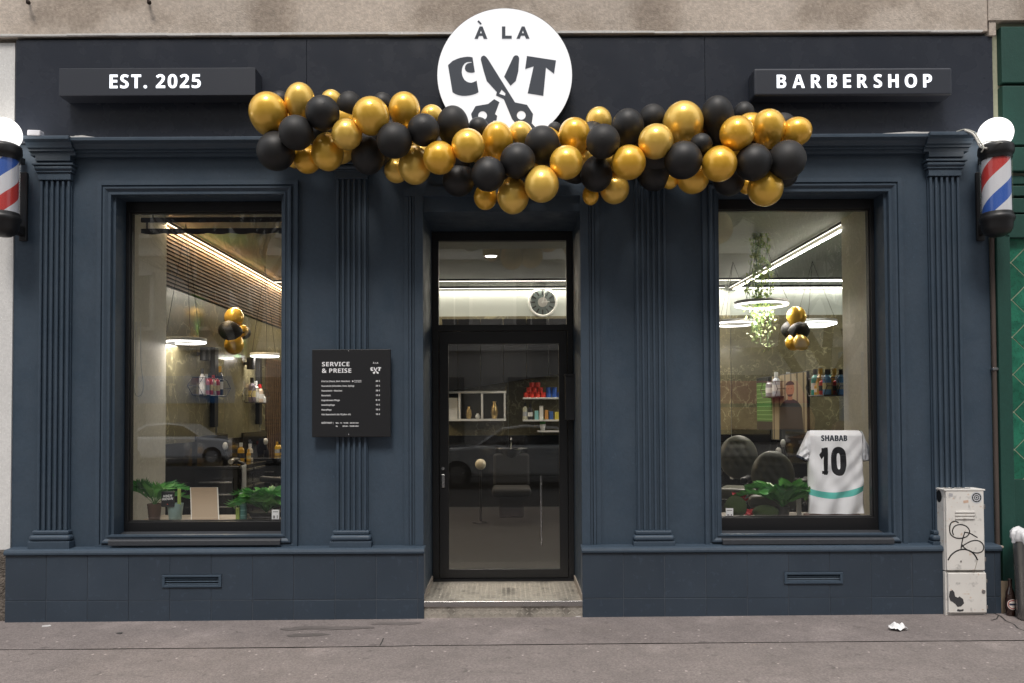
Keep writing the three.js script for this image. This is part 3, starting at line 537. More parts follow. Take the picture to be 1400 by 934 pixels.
{
  // loose wires round the lamp of the right pole
  const w = thing('wire_tangle', 'loose pale wires tied round the lamp beside the green shop', 'wire');
  const q = (a) => a.map(([x, y, z]) => P(x, y, z));
  const wm = S({ color: C(0.5, 0.5, 0.45), roughness: 0.6 });
  part('wire', tube(q([[1319, 178, 0.16], [1330, 183, 0.2], [1336, 192, 0.22], [1341, 201, 0.26], [1350, 203, 0.32]]), 0.008, 20), S({ color: C(0.62, 0.60, 0.55), roughness: 0.7 }), w);
  part('wire', tube(q([[1332, 186, 0.2], [1338, 196, 0.24], [1352, 193, 0.36], [1370, 195, 0.36], [1384, 202, 0.3]]), 0.003, 24), wm, w);
  part('wire', tube(q([[1334, 182, 0.2], [1341, 195, 0.25], [1345, 203, 0.3], [1342, 208, 0.28]]), 0.006, 20), wm, w);
  part('wire', tube(q([[1308, 180, 0.12], [1320, 177, 0.16], [1333, 181, 0.2]]), 0.005, 16), wm, w);
  // left-overs lying on the cornice
  const b1 = P(47.5, 180, 0.16); solo('junction_box', rb(-0.052, 0.052, 0, 0.045, -0.03, 0.03, 0.008), S({ color: C(0.62, 0.62, 0.66), roughness: 0.5 }), 'small white junction box lying on the cornice end', 'junction box', [b1.x, YT + 0.002, 0.15]).rotation.set(0, 0, -0.05);
  const strip = (pa, pb, label) => { const a = P(pa, 180, 0.12).x, b = P(pb, 180, 0.12).x, n = 12, pts = []; for (let i = 0; i <= n; i++) pts.push([a + (b - a) * i / n, YT + 0.001 + 0.016 * Math.sin(i / n * Math.PI) * rnd(0.5, 1)]); for (let i = n; i >= 0; i--) pts.push([a + (b - a) * i / n, YT + 0.0005]); solo('plaster_scrap', ext(shapeOf(pts), 0.04, 0.14), M.whiteEdge, label, 'plaster scrap'); };
  strip(92, 131, 'pale strip of plaster on the cornice under the sign box EST. 2025');
  strip(1205, 1303, 'long pale strip of torn plaster on the cornice under the sign box BARBERSHOP');
}

// ================================================================ things on the pavement
{
  // service cabinet with graffiti
  const zf = 0.165, c = thing('service_cabinet', 'narrow white metal service cabinet with black graffiti, stickers and peeling base', 'cabinet');
  const X = (p) => P(p, 720, zf).x, Y = (p) => P(1320, p, zf).y;
  const tone = tex(512, (u, v) => { const k = 0.92 + 0.08 * (fbm(u, v, 5, 4, 1201) - 0.5) - Math.max(0, fbm(u, v, 18, 4, 1211) - 0.66) * 0.9, ru = Math.max(0, fbm(u, v, 26, 4, 1221) - 0.72) * 2; return [k - ru * 0.3, k * 0.985 - ru * 0.6, k * 0.955 - ru * 0.8]; }, true, 0.8);
  const wm = S({ color: C(0.88, 0.89, 0.91), map: tone, roughness: 0.55, bumpMap: M.grain, bumpScale: 0.0004 });
  const up = part('upper_door', rb(X(1294), X(1346), Y(780), Y(671), zf - 0.02, zf, 0.006), wm, c);
  part('body', rb(X(1294) - 0.004, X(1346) + 0.004, Y(781), Y(670), 0.004, zf - 0.021, 0.004), wm, c);
  const lo = part('lower_door', rb(X(1295), X(1347), Y(838), Y(783.5), zf - 0.02, zf + 0.004, 0.006), wm, c);
  part('base', rb(X(1293), X(1348), -0.03, Y(782.5), 0.112, zf - 0.021, 0.004), wm, c);
  part('top_plate', rb(X(1293) - 0.006, X(1347) + 0.004, Y(671), Y(669), 0.002, zf + 0.004, 0.002), wm, c);
  for (let i = 0; i < 3; i++) part('louvre', rb(X(1306), X(1333), Y(701.2 + i * 4.4), Y(698.8 + i * 4.4), zf, zf + 0.008, 0.003), wm, c);
  for (const y of [690, 762]) part('hinge', rb(X(1346) + 0.001, X(1346) + 0.009, Y(y + 6), Y(y), zf - 0.02, zf + 0.003, 0.003), M.steel, c);
  for (const y of [792, 828]) part('hinge', rb(X(1347) + 0.001, X(1347) + 0.009, Y(y + 5), Y(y), zf - 0.018, zf + 0.006, 0.003), M.steel, c);
  // spray lines: curves a hair proud of the sheet
  const ink = S({ color: C(0.008, 0.008, 0.009), roughness: 0.5 }), zq = (x, y) => P(1250 + x * 0.2355, 640 + y * 0.2355, zf + 0.0005);
  const spray = (pts, rr = 0.005, n = 40) => { const g = tube(pts.map(([x, y]) => zq(x, y)), rr, n, 6); const p = g.attributes.position; for (let i = 0; i < p.count; i++) p.setZ(i, zf + 0.0008 + (p.getZ(i) - zf) * 0.12); return g; };
  part('graffiti', [spray([[258, 318], [235, 308], [212, 322], [206, 350], [212, 385], [240, 405], [275, 408], [308, 395], [322, 368], [305, 340], [268, 328], [235, 338], [222, 365], [228, 390]]), spray([[295, 372], [285, 400], [276, 440], [272, 470]]), spray([[290, 372], [320, 378], [368, 404]]), spray([[272, 460], [300, 440], [340, 422], [380, 425], [402, 450], [398, 480], [370, 493], [330, 485], [290, 462], [275, 440]]), spray([[196, 535], [215, 505], [250, 480], [290, 472], [330, 485], [355, 510], [368, 535]], 0.006)], ink, up);
  part('stain', spray([[366, 540], [352, 590], [342, 630], [336, 680]], 0.002), S({ color: C(0.2, 0.17, 0.13), roughness: 0.9 }), lo);
  const disc = (x, y, r, m, parent, n = 'sticker') => { const p = zq(x, y); part(n, cyl(r, r, 0.0012, 24).rotateX(Math.PI / 2).translate(p.x, p.y, zf + 0.0012), m, parent); };
  const stick = canvasTex(128, 128, (g) => { g.fillStyle = '#c9ccd0'; g.fillRect(0, 0, 128, 128); g.fillStyle = '#17181a'; g.beginPath(); g.arc(64, 64, 52, 0, 7); g.fill(); g.strokeStyle = '#dfe2e6'; g.lineWidth = 7; g.beginPath(); g.arc(64, 64, 34, 0, 7); g.stroke(); g.beginPath(); g.arc(64, 64, 14, 0, 7); g.stroke(); for (let i = 0; i < 9; i++) { g.beginPath(); g.moveTo(64 + 20 * Math.cos(i * 0.7), 64 + 20 * Math.sin(i * 0.7)); g.lineTo(64 + 46 * Math.cos(i * 0.7), 64 + 46 * Math.sin(i * 0.7)); g.lineWidth = 3; g.stroke(); } });
  { const p = zq(362, 172); part('sticker', new THREE.CircleGeometry(0.045, 32).translate(p.x, p.y, zf + 0.0014), S({ map: stick, roughness: 0.4 }), up); }
  { const p = zq(300, 195); part('sticker', new THREE.PlaneGeometry(0.04, 0.02).rotateZ(0.15).translate(p.x, p.y, zf + 0.0012), S({ color: C(0.6, 0.42, 0.32), roughness: 0.8 }), up); }
  { const p = zq(212, 156); part('sticker', new THREE.PlaneGeometry(0.03, 0.025).rotateZ(-0.2).translate(p.x, p.y, zf + 0.0012), S({ color: C(0.42, 0.42, 0.44), roughness: 0.8 }), up); }
  { const p = zq(271, 540); part('lock', cyl(0.006, 0.006, 0.006, 10).rotateX(Math.PI / 2).translate(p.x, p.y, zf + 0.002), M.steel, up); const p2 = zq(400, 716); part('lock', cyl(0.014, 0.014, 0.006, 14).rotateX(Math.PI / 2).translate(p2.x, p2.y, zf + 0.006), M.steel, lo); }
  // sticker on the left cheek and scrawl on the top
  part('side_sticker', new THREE.CircleGeometry(0.04, 20).scale(1, 1.2, 1).rotateY(-Math.PI / 2).translate(X(1294) - 0.0055, Y(680), 0.075), ink, c);
  part('scrawl', tube([[X(1298), Y(669), 0.09], [X(1306), Y(669), 0.12], [X(1312), Y(669), 0.08], [X(1316), Y(669), 0.12], [X(1322), Y(669), 0.09], [X(1328), Y(669), 0.11], [X(1336), Y(669), 0.08]].map(([x, y, z]) => [x, y + 0.0003, z]), 0.004, 40, 5).translate(0, 0, 0), ink, c);
  // bare metal where paint has flaked off
  const flake = (pts) => ext(shapeOf(pts.map(([x, y]) => { const p = zq(x, y); return [p.x, p.y]; })), zf + 0.0042, zf + 0.0048);
  part('flaked_paint', [flake([[205, 715], [222, 708], [232, 722], [236, 745], [252, 752], [262, 745], [282, 760], [288, 785], [270, 803], [250, 806], [238, 790], [222, 778], [208, 770], [200, 745]]), flake([[250, 818], [268, 822], [285, 818], [284, 830], [262, 834], [246, 830]])], S({ color: C(0.045, 0.045, 0.05), roughness: 0.7 }), lo);
}
{
  const x = P(1380.5, 830, 0.16).x, z = 0.17, y = gy(x), Yp = (p) => P(1380, p, z).y;
  const b = thing('beer_bottle', 'dark brown beer bottle with red and white label against the green post', 'bottle', [x, y, z]);
  const h = Yp(791) - y, r = 0.034;
  part('body', lathe([[0.001, 0.003], [r * 0.9, 0], [r, 0.006], [r, h * 0.56], [r * 0.92, h * 0.63], [r * 0.5, h * 0.75], [r * 0.42, h * 0.8], [r * 0.38, h * 0.96], [r * 0.45, h * 0.965], [r * 0.45, h], [r * 0.3, h]], 28), PH({ color: C(0.02, 0.006, 0.003), roughness: 0.08, clearcoat: 1, clearcoatRoughness: 0.05 }), b);
  const lab = canvasTex(256, 128, (g) => { g.fillStyle = '#2a0d0c'; g.fillRect(0, 0, 256, 128); g.fillStyle = '#e9dfd6'; g.beginPath(); g.ellipse(128, 64, 50, 60, 0, 0, 7); g.fill(); g.fillStyle = '#a02a26'; g.beginPath(); g.ellipse(128, 64, 43, 52, 0, 0, 7); g.fill(); g.fillStyle = '#e9dfd6'; g.beginPath(); g.ellipse(128, 64, 36, 42, 0, 0, 7); g.fill(); g.fillStyle = '#27324f'; g.fillRect(96, 52, 64, 22); });
  lab.wrapS = THREE.RepeatWrapping;
  part('label', cyl(r + 0.0008, r + 0.0008, h * 0.3, 28, true).rotateY(Math.PI).translate(0, h * 0.32, 0), S({ map: lab, roughness: 0.6 }), b);
  part('neck_label', lathe([[r * 0.82, h * 0.655], [r * 0.52, h * 0.735]], 24), S({ color: C(0.6, 0.52, 0.5), roughness: 0.6 }), b);
  const cb = thing('cardboard_scrap', 'brown cardboard scrap standing behind the beer bottle', 'cardboard', [x, y, 0.1]);
  part('sheet', rb(-0.05, 0.03, 0, Yp(797) - y, 0, 0.006, 0.002), S({ color: C(0.30, 0.23, 0.16), roughness: 0.9, map: M.blot }), cb);
}
{
  const z = 0.36, x0 = P(1384, 800, z).x, y0 = P(1395, 834, z).y, y1 = P(1395, 741, z).y, r = 0.17, x = x0 + r + 0.07, y = gy(x);
  const b = thing('waste_bin', 'grey metal waste bin with a white bag folded over its rim', 'bin', [x, y, z - 0.05]);
  part('body', lathe([[0.001, 0.004], [r * 0.86, 0], [r * 0.9, 0.01], [r, y1 - y], [r * 0.97, y1 - y]], 40), S({ color: C(0.22, 0.215, 0.21), metalness: 0.7, roughness: 0.45, roughnessMap: M.rough }), b);
  const g = lathe([[r * 1.02, y1 - y - 0.012], [r * 1.05, y1 - y + 0.01], [r * 1.04, y1 - y + 0.05], [r * 0.95, y1 - y + 0.08], [r * 0.8, y1 - y + 0.05], [r * 0.6, y1 - y + 0.03], [0.001, y1 - y + 0.06]], 64), p = g.attributes.position;
  for (let i = 0; i < p.count; i++) { const a = Math.atan2(p.getZ(i), p.getX(i)), k = 1 + 0.05 * Math.sin(a * 17) + 0.04 * Math.sin(a * 7 + p.getY(i) * 60); p.setX(i, p.getX(i) * k); p.setZ(i, p.getZ(i) * k); p.setY(i, p.getY(i) + 0.012 * Math.sin(a * 9)); }
  g.computeVertexNormals();
  part('bin_bag', g, S({ color: C(0.72, 0.72, 0.74), roughness: 0.5, side: THREE.DoubleSide }), b);
}
{
  // crumpled tissue
  const p0 = P(1223, 860, 0.6), zt = 6.4 - (1.61 - gy(3)) * F / (862 - 565) ;
  const x = (1223 - 694) * (6.4 - zt) / F, g = new THREE.PlaneGeometry(0.11, 0.085, 16, 12).rotateX(-Math.PI / 2), q = g.attributes.position;
  for (let i = 0; i < q.count; i++) { const a = q.getX(i), b = q.getZ(i), e = Math.max(Math.abs(a) / 0.06, Math.abs(b) / 0.045); q.setY(i, 0.006 + 0.075 * (1 - e * 0.85) * vnoise(a * 40 + 9, b * 40 + 5, 99, 3) + 0.012 * vnoise(a * 120 + 9, b * 120, 99, 4)); q.setX(i, a * (1 + 0.5 * (vnoise(b * 60 + 7, 3, 99, 5) - 0.5))); q.setZ(i, b * (1 + 0.7 * (vnoise(a * 60 + 3, 5, 99, 6) - 0.5))); }
  g.computeVertexNormals();
  solo('crumpled_tissue', g, S({ color: C(0.8, 0.8, 0.81), roughness: 0.9, side: THREE.DoubleSide }), 'crumpled white tissue lying on the pavement', 'tissue', [x, gy(x), zt]);
  // a few flattened scraps and spots of gum
  for (const [px, py, r, c, lab] of [[66, 852, 0.03, 0.55, 'small flat white scrap on the pavement by the plinth corner'], [166, 862, 0.02, 0.05, 'dark dry leaf on the pavement strip'], [788, 842, 0.03, 0.6, 'torn white scrap on the pavement at the end of the step']]) {
    const gz = 6.4 - 1.61 * F / (py - 565 + (px - 694) * 0.0045 * -1 * -1), gx = (px - 694) * (6.4 - gz) / F, pts = Array.from({ length: 9 }, (_, i) => { const k = r * rnd(0.5, 1.1); return [Math.cos(i * 0.698) * k * 1.5, Math.sin(i * 0.698) * k]; });
    solo(c < 0.1 ? 'dry_leaf' : 'paper_scrap', ext(shapeOf(pts), 0, 0.004).rotateX(-Math.PI / 2), S({ color: C(c, c * 0.98, c * 0.97), roughness: 0.9 }), lab, c < 0.1 ? 'leaf' : 'paper scrap', [gx, gy(gx) + 0.001, gz]);
  }
}
// ================================================================ the other side of the street (it shows in the glass)
{
  const ob = thing('opposite_building', 'long beige apartment house with rows of tall windows across the street', 'building', [0, 0, 25]);
  const wallM = S({ color: C(0.56, 0.54, 0.50), map: M.blot, roughness: 0.9 }), trim = S({ color: C(0.6, 0.58, 0.54), roughness: 0.9 }), dk = S({ color: C(0.05, 0.055, 0.06), roughness: 0.25 });
  part('wall', bx(-34, 34, -0.5, 26, 0.3, 8), wallM, ob);
  for (const y of [4.2, 8.0, 11.6, 15.4, 19.4, 23.2]) part('band_course', bx(-34, 34, y, y + 0.3, 0.05, 0.2998), trim, ob);
  const wf = merge([bx(-0.75, 0.75, 0, 0.12, -0.05, 0.29), bx(-0.75, -0.62, 0.12, 2.2, 0.1, 0.29), bx(0.62, 0.75, 0.12, 2.2, 0.1, 0.29), bx(-0.75, 0.75, 2.2, 2.35, 0.0, 0.29), bx(-0.03, 0.03, 0.12, 2.2, 0.2, 0.29)]), wp = bx(-0.62, 0.62, 0.12, 2.2, 0.24, 0.295);
  for (let f = 0; f < 5; f++) for (let i = 0; i < 20; i++) { const w = part('window', wf, trim, ob, [-31 + i * 3.2, 5.0 + f * 3.7, 0]); part('window_glass', wp, dk, w); }
  for (let i = 0; i < 10; i++) part('shop_window', bx(-32 + i * 6.4, -32 + i * 6.4 + 4.6, 0.4, 3.1, 0.2, 0.2995), dk, ob);
  const sg = thing('blue_shop_sign', 'long blue shop sign with white letters on the house across the street', 'sign', [-13, 2.6, 24.9]);
  part('panel', rb(-2.6, 2.6, -0.55, 0.55, 0, 0.25, 0.03), S({ color: C(0.03, 0.17, 0.42), roughness: 0.4 }), sg);
  // white capitals seen the right way round from this side of the street
  letters('HT', sg, -1.0, 0.6, -0.25, 0.5, 0, 0.04, S({ color: C(0.7, 0.72, 0.75), roughness: 0.5 }));
  for (const m of sg.children) if (m.name === 'letter') { m.rotation.y = Math.PI; m.position.z = 0.0; }

  const rs = thing('red_shop_sign', 'wide pink and red shop sign on the house across the street', 'sign', [10.2, 2.4, 24.9]);
  part('panel', rb(-2.4, 2.4, -0.45, 0.45, 0, 0.25, 0.03), S({ color: C(0.5, 0.08, 0.1), roughness: 0.4 }), rs); part('lower_panel', rb(-2.4, 2.4, -1.5, -0.6, 0.1, 0.25, 0.03), S({ color: C(0.55, 0.3, 0.14), roughness: 0.5 }), rs);
  const bw = thing('blue_shop', 'blue painted shop of upright boards across the street', 'shop', [15.5, 0, 24.9]);
  for (let i = 0; i < 5; i++) part('board', rb(-2.2 + i * 0.9, -1.9 + i * 0.9, 0.1, 4.0, 0, 0.25, 0.03), S({ color: C(0.08, 0.2, 0.42), roughness: 0.5 }), bw);
  const car = (name, label, x, z, paint, turn) => {
    const c = thing(name, label, 'car', [x, -0.11, z], 'cars in the street'); c.rotation.y = turn;
    const body = ext(shapeOf([[-2.15, 0.28], [-2.2, 0.55], [-2.1, 0.82], [-1.55, 0.92], [-0.9, 0.96], [1.5, 0.98], [2.1, 0.9], [2.2, 0.6], [2.15, 0.28]]), -0.86, 0.86, 0.06);
    part('body', body, paint, c);
    part('cabin', ext(shapeOf([[-1.0, 0.94], [-0.35, 1.38], [0.2, 1.45], [0.95, 1.4], [1.75, 0.96]]), -0.72, 0.72, 0.05), paint, c);
    const gm = S({ color: C(0.02, 0.022, 0.025), roughness: 0.08 });
    for (const s of [-1, 1]) part('side_window', ext(shapeOf([[-0.85, 0.99], [-0.32, 1.33], [0.2, 1.39], [0.9, 1.34], [1.45, 0.99]]), s > 0 ? 0.71 : -0.728, s > 0 ? 0.728 : -0.71), gm, c);
    for (const [wx, wz] of [[-1.35, 0.8], [1.35, 0.8], [-1.35, -0.8], [1.35, -0.8]]) { const w = part('wheel', cyl(0.32, 0.32, 0.22, 24).rotateX(Math.PI / 2).translate(wx, 0.32, wz), M.blackMatt, c); part('rim', cyl(0.2, 0.2, 0.23, 16).rotateX(Math.PI / 2).translate(wx, 0.32, wz), M.steel, w); }
    for (const s of [-1, 1]) part('tail_lamp', rb(2.08, 2.2, 0.66, 0.82, s * 0.66 - 0.14, s * 0.66 + 0.14, 0.03), S({ color: C(0.3, 0.02, 0.015), roughness: 0.2 }), c);
    for (const s of [-1, 1]) part('headlamp', rb(-2.18, -2.05, 0.62, 0.76, s * 0.62 - 0.16, s * 0.62 + 0.16, 0.03), S({ color: C(0.6, 0.6, 0.62), roughness: 0.1 }), c);
  };
  const pm = (r, g, b) => PH({ color: C(r, g, b), metalness: 0.25, roughness: 0.35, clearcoat: 1, clearcoatRoughness: 0.05 });
  car('parked_car', 'silver saloon parked across the street', -11.2, 20.6, pm(0.80, 0.81, 0.83), Math.PI);
  car('parked_car', 'dark blue saloon parked across the street behind the silver one', -6.2, 20.6, pm(0.03, 0.04, 0.07), Math.PI);
  car('parked_car', 'dark grey saloon parked across the street', 12.0, 20.6, pm(0.06, 0.06, 0.065), 0);
  car('parked_car', 'pale grey saloon standing by the cobbled kerb', 0.2, 11.2, pm(0.72, 0.75, 0.77), 0);

  const tree = (x, z, h, sd, label) => {
    const t = thing('bare_tree', label, 'tree', [x, -0.12, z], 'bare street trees'), limbs = [], twigs = [], save = seed; seed = sd;
    const grow = (p, d, len, r, n) => {
      const q = p.clone().addScaledVector(d, len), mid = p.clone().addScaledVector(d, len * 0.5).add(new THREE.Vector3(rnd(-1, 1), rnd(-0.3, 0.6), rnd(-1, 1)).multiplyScalar(len * 0.06));
      (n > 4 ? limbs : twigs).push(tube([p, mid, q], r, 4, n > 4 ? 7 : 4));
      if (n === 0) return;
      const k = n > 5 ? 4 : 3;
      for (let i = 0; i < k; i++) grow(q.clone().lerp(p, i * 0.16), d.clone().add(new THREE.Vector3(rnd(-1, 1), rnd(-0.25, 0.75), rnd(-1, 1)).multiplyScalar(0.75)).normalize(), len * rnd(0.62, 0.8), r * 0.62, n - 1);
    };
    grow(new THREE.Vector3(), new THREE.Vector3(0.03, 1, 0), h * 0.3, 0.16, 6);
    const bark = S({ color: C(0.045, 0.038, 0.03), roughness: 0.95 });
    part('trunk', limbs, bark, t); part('crown', twigs, bark, t); seed = save;
  };
  tree(6.2, 8.8, 8.5, 11, 'bare street tree on the kerb opposite the right shop window');
  tree(-5.2, 8.8, 9, 23, 'bare street tree on the kerb opposite the left shop window');
  tree(13, 9.2, 9, 37, 'bare street tree further along the kerb');
}
// ================================================================ inside the shop
const RX0 = -3.6, RX1 = 3.62, RZ = -6.5, RY0 = 0.1, RY1 = 3.66;
const I = {};
{
  const marb = tex(1024, (u, v) => {
    const w = fbm(u, v, 4, 4, 2001), a = Math.abs(fbm(u + w * 0.16, v + w * 0.13, 6, 4, 2011) - 0.5), b = Math.abs(fbm(u + w * 0.1, v - w * 0.12, 11, 3, 2021) - 0.5);
    const vein = Math.max(0, 1 - a * 42) * 0.3 + Math.max(0, 1 - b * 45) * 0.16, k = 0.52 + 0.2 * (w - 0.5) + 0.1 * (fbm(u, v, 40, 3, 2031) - 0.5);
    return [k * 0.98 + vein * 0.8, k * 0.93 + vein * 0.8, k * 0.74 + vein * 0.7];
  }, true, 1.6);
  I.marble = PH({ color: C(0.62, 0.62, 0.58), map: marb, roughness: 0.3, clearcoat: 0.4, clearcoatRoughness: 0.12 });
  I.pale = S({ color: C(0.74, 0.71, 0.60), map: M.blot, roughness: 0.6 });
  I.white = S({ color: C(0.46, 0.50, 0.47), roughness: 0.7 });
  I.ceil = S({ color: C(0.44, 0.46, 0.43), map: M.blot, roughness: 0.6 });
  const wood = tex(512, (u, v) => { const k = 0.5 + 0.25 * (fbm(u * 0.25, v, 32, 4, 2101) - 0.5) + 0.12 * (fbm(u, v, 60, 2, 2111) - 0.5); return [k, k * 0.74, k * 0.5]; }, true, 0.9);
  I.wood = S({ map: wood, color: C(0.46, 0.48, 0.46), roughness: 0.55 });
  I.floor = S({ color: C(0.030, 0.029, 0.027), map: M.blot, roughness: 0.35 });
  I.led = S({ color: C(0.9, 0.9, 0.9), emissive: C(1, 0.84, 0.6), emissiveIntensity: 1.9, roughness: 0.5 });
  I.ledW = S({ color: C(0.9, 0.9, 0.9), emissive: C(1, 0.93, 0.82), emissiveIntensity: 1.5, roughness: 0.5 });
  I.mirror = S({ color: C(0.62, 0.66, 0.68), metalness: 1, roughness: 0.02 });
  I.blackGloss = PH({ color: C(0.010, 0.010, 0.011), roughness: 0.18, clearcoat: 0.6, clearcoatRoughness: 0.08 });
  I.whiteMetal = S({ color: C(0.55, 0.56, 0.55), roughness: 0.4 });
  const rm = sub('shop_room', shop);
  part('floor', bx(RX0 - 0.1, RX1 + 0.1, -0.02, RY0, RZ - 0.1, -0.8205), I.floor, rm);
  part('floor', bx(RX0 - 0.1, XE0 - 0.141, -0.02, RY0, -0.82, -0.2505), I.floor, rm);
  part('floor', bx(XE1 + 0.141, RX1 + 0.1, -0.02, RY0, -0.82, -0.2505), I.floor, rm);
  part('ceiling', bx(RX0 - 0.1, RX1 + 0.1, RY1, RY1 + 0.12, RZ - 0.1, -0.2505), I.ceil, rm);
  part('back_wall', bx(RX0 - 0.1, RX1 + 0.1, RY0, RY1, RZ - 0.1, RZ), I.white, rm);
  part('side_wall', bx(RX0 - 0.1, RX0 - 0.02, RY0, RY1, RZ, -0.2505), I.pale, rm);
  part('side_wall', bx(RX1 + 0.02, RX1 + 0.1, RY0, RY1, RZ, -0.2505), I.pale, rm);
  part('pier', bx(RX0 - 0.0195, RX0 + 0.05, RY0, RY1, -1.86, -0.2505), I.pale, rm);
  part('pier', bx(RX1 - 0.05, RX1 + 0.0195, RY0, RY1, -2.05, -0.2505), I.pale, rm);
  for (let i = 0; i < 5; i++) { const a = -1.865 - i * 0.927, b = a - 0.923; part('marble_panel', bx(RX0 - 0.0195, RX0, 1.3, 2.96, b, a), I.marble, rm); part('dado_panel', bx(RX0 - 0.0195, RX0 + 0.002, RY0, 1.298, b, a), I.blackGloss, rm); }
  for (let i = 0; i < 6; i++) { const a = RX0 + 0.001 + i * 1.203, b = a + 1.199; part('marble_panel', bx(a, b, 1.25, 3.18, RZ + 0.0005, RZ + 0.02), I.marble, rm); part('dado_panel', bx(a, b, RY0, 1.248, RZ + 0.0005, RZ + 0.022), I.blackGloss, rm); }
  // battens under the ceiling on the left wall
  part('batten_backing', bx(RX0 - 0.0195, RX0 + 0.002, 2.962, 3.60, RZ + 0.021, -1.862), M.blackMatt, rm);
  for (let i = 0; i < 15; i++) part('batten', bx(RX0 + 0.0025, RX0 + 0.03, 2.975 + i * 0.0415, 2.975 + i * 0.0415 + 0.024, RZ + 0.022, -1.863), I.wood, rm);
  // right wall: mirror above, dark boards below
  part('wall_mirror', bx(RX1 - 0.0, RX1 + 0.0195, 1.35, 3.58, RZ + 0.021, -2.052), I.mirror, rm);
  for (let i = 0; i < 5; i++) { const a = -2.055 - i * 0.885, b = a - 0.881; part('wall_board', bx(RX1, RX1 + 0.0195, RY0, 1.348, b, a), I.blackGloss, rm); }
}
{
  // light lines under the ceiling
  const line = (label, x0, x1, z0, z1, y, mat, out = 78) => {
    const t = thing('led_strip', label, 'light strip', [0, 0, 0], 'light strips under the ceiling');
    part('channel', bx(x0 - 0.003, x1 + 0.003, y + 0.001, y + 0.03, z0 - 0.003, z1 + 0.003), M.black, t);
    part('light_line', bx(x0, x1, y - 0.007, y, z0, z1), mat, t);
    const w = Math.max(x1 - x0, z1 - z0), l = new THREE.RectAreaLight(mat === I.led ? 0xffe2b4 : 0xfff3e0, out, x1 - x0 > z1 - z0 ? w : 0.06, x1 - x0 > z1 - z0 ? 0.06 : w);
    l.position.set((x0 + x1) / 2, y - 0.022, (z0 + z1) / 2); l.rotation.x = -Math.PI / 2; l.name = 'led_strip_light'; t.add(l);
  };
  line('warm white light strip running along the slatted side wall', RX0 + 0.04, RX0 + 0.052, RZ + 0.1, -1.87, 3.615, I.led);
  line('white light strip running above the wall mirror', RX1 - 0.042, RX1 - 0.032, RZ + 0.1, -2.06, 3.615, I.ledW, 34);
  line('white light strip across the white back wall', RX0 + 0.1, RX1 - 0.1, RZ + 0.05, RZ + 0.07, 3.63, I.ledW, 15);
  line('warm white light strip across the ceiling before the back wall', RX0 + 0.1, RX1 - 0.1, RZ + 0.95, RZ + 0.975, 3.60, I.ledW, 34);
  const d = thing('ceiling_downlight', 'round recessed ceiling light seen through the window over the door', 'ceiling light');
  const dx = -0.21, dz = -3.9;
  part('trim', new THREE.TorusGeometry(0.085, 0.012, 8, 32).rotateX(Math.PI / 2).translate(dx, RY1 - 0.004, dz), I.whiteMetal, d);
  part('light_disc', cyl(0.08, 0.08, 0.01, 32).translate(dx, RY1 - 0.0065, dz), S({ color: C(0.9, 0.9, 0.9), emissive: C(1, 0.98, 0.95), emissiveIntensity: 6 }), d);
  const dl = new THREE.SpotLight(0xfff4e4, 4, 0, 1.1, 0.6); dl.position.set(dx, RY1 - 0.02, dz); dl.target.position.set(dx, 0, dz); dl.shadow.radius = 4; dl.castShadow = true; dl.name = 'downlight'; d.add(dl, dl.target);
  const ring = (label, x, y, z, r, k = 2.2) => {
    const t = thing('ring_lamp', label, 'ring lamp', [x, y, z], 'ring lamps hanging over the chairs');
    part('ring_light', new THREE.TorusGeometry(r, 0.014, 10, 56).rotateX(Math.PI / 2), S({ color: C(0.9, 0.9, 0.9), emissive: C(1, 0.97, 0.92), emissiveIntensity: k }), t);
    part('housing', lathe([[r - 0.016, 0.006], [r - 0.016, 0.04], [r + 0.016, 0.04], [r + 0.016, 0.006]], 56), I.whiteMetal, t);
    part('cable', merge([0, 1, 2].map((i) => { const a = i * 2.094 + 0.4; return tube([[r * Math.cos(a), 0.04, r * Math.sin(a)], [r * 0.5 * Math.cos(a), (RY1 - y) * 0.52, r * 0.5 * Math.sin(a)], [0, RY1 - y, 0]], 0.0025, 8, 4); })), M.blackMatt, t);
    const l = new THREE.RectAreaLight(0xfff6ec, 18, r * 1.6, r * 1.6); l.position.set(0, -0.03, 0); l.rotation.x = -Math.PI / 2; l.name = 'ring_lamp_light'; t.add(l);
  };
  const at = (px, py, z) => { const p = P(px, py, z); return [p.x, p.y, p.z]; };
  ring('hanging ring lamp with trailing ivy through it', ...at(1041, 417, -2.7), 0.285);
  ring('hanging ring lamp near the back of the shop beyond the ivy', ...at(1003, 443, -4.4), 0.29);
  ring('hanging ring lamp beside the slatted wall', ...at(238, 468, -2.1).map((v, i) => (i ? v : v + 0.12)), 0.2, 1.8);
  ring('hanging ring lamp before the bottle shelf with the grey bottle', ...at(362, 487, -4.6), 0.18, 1.8);
}
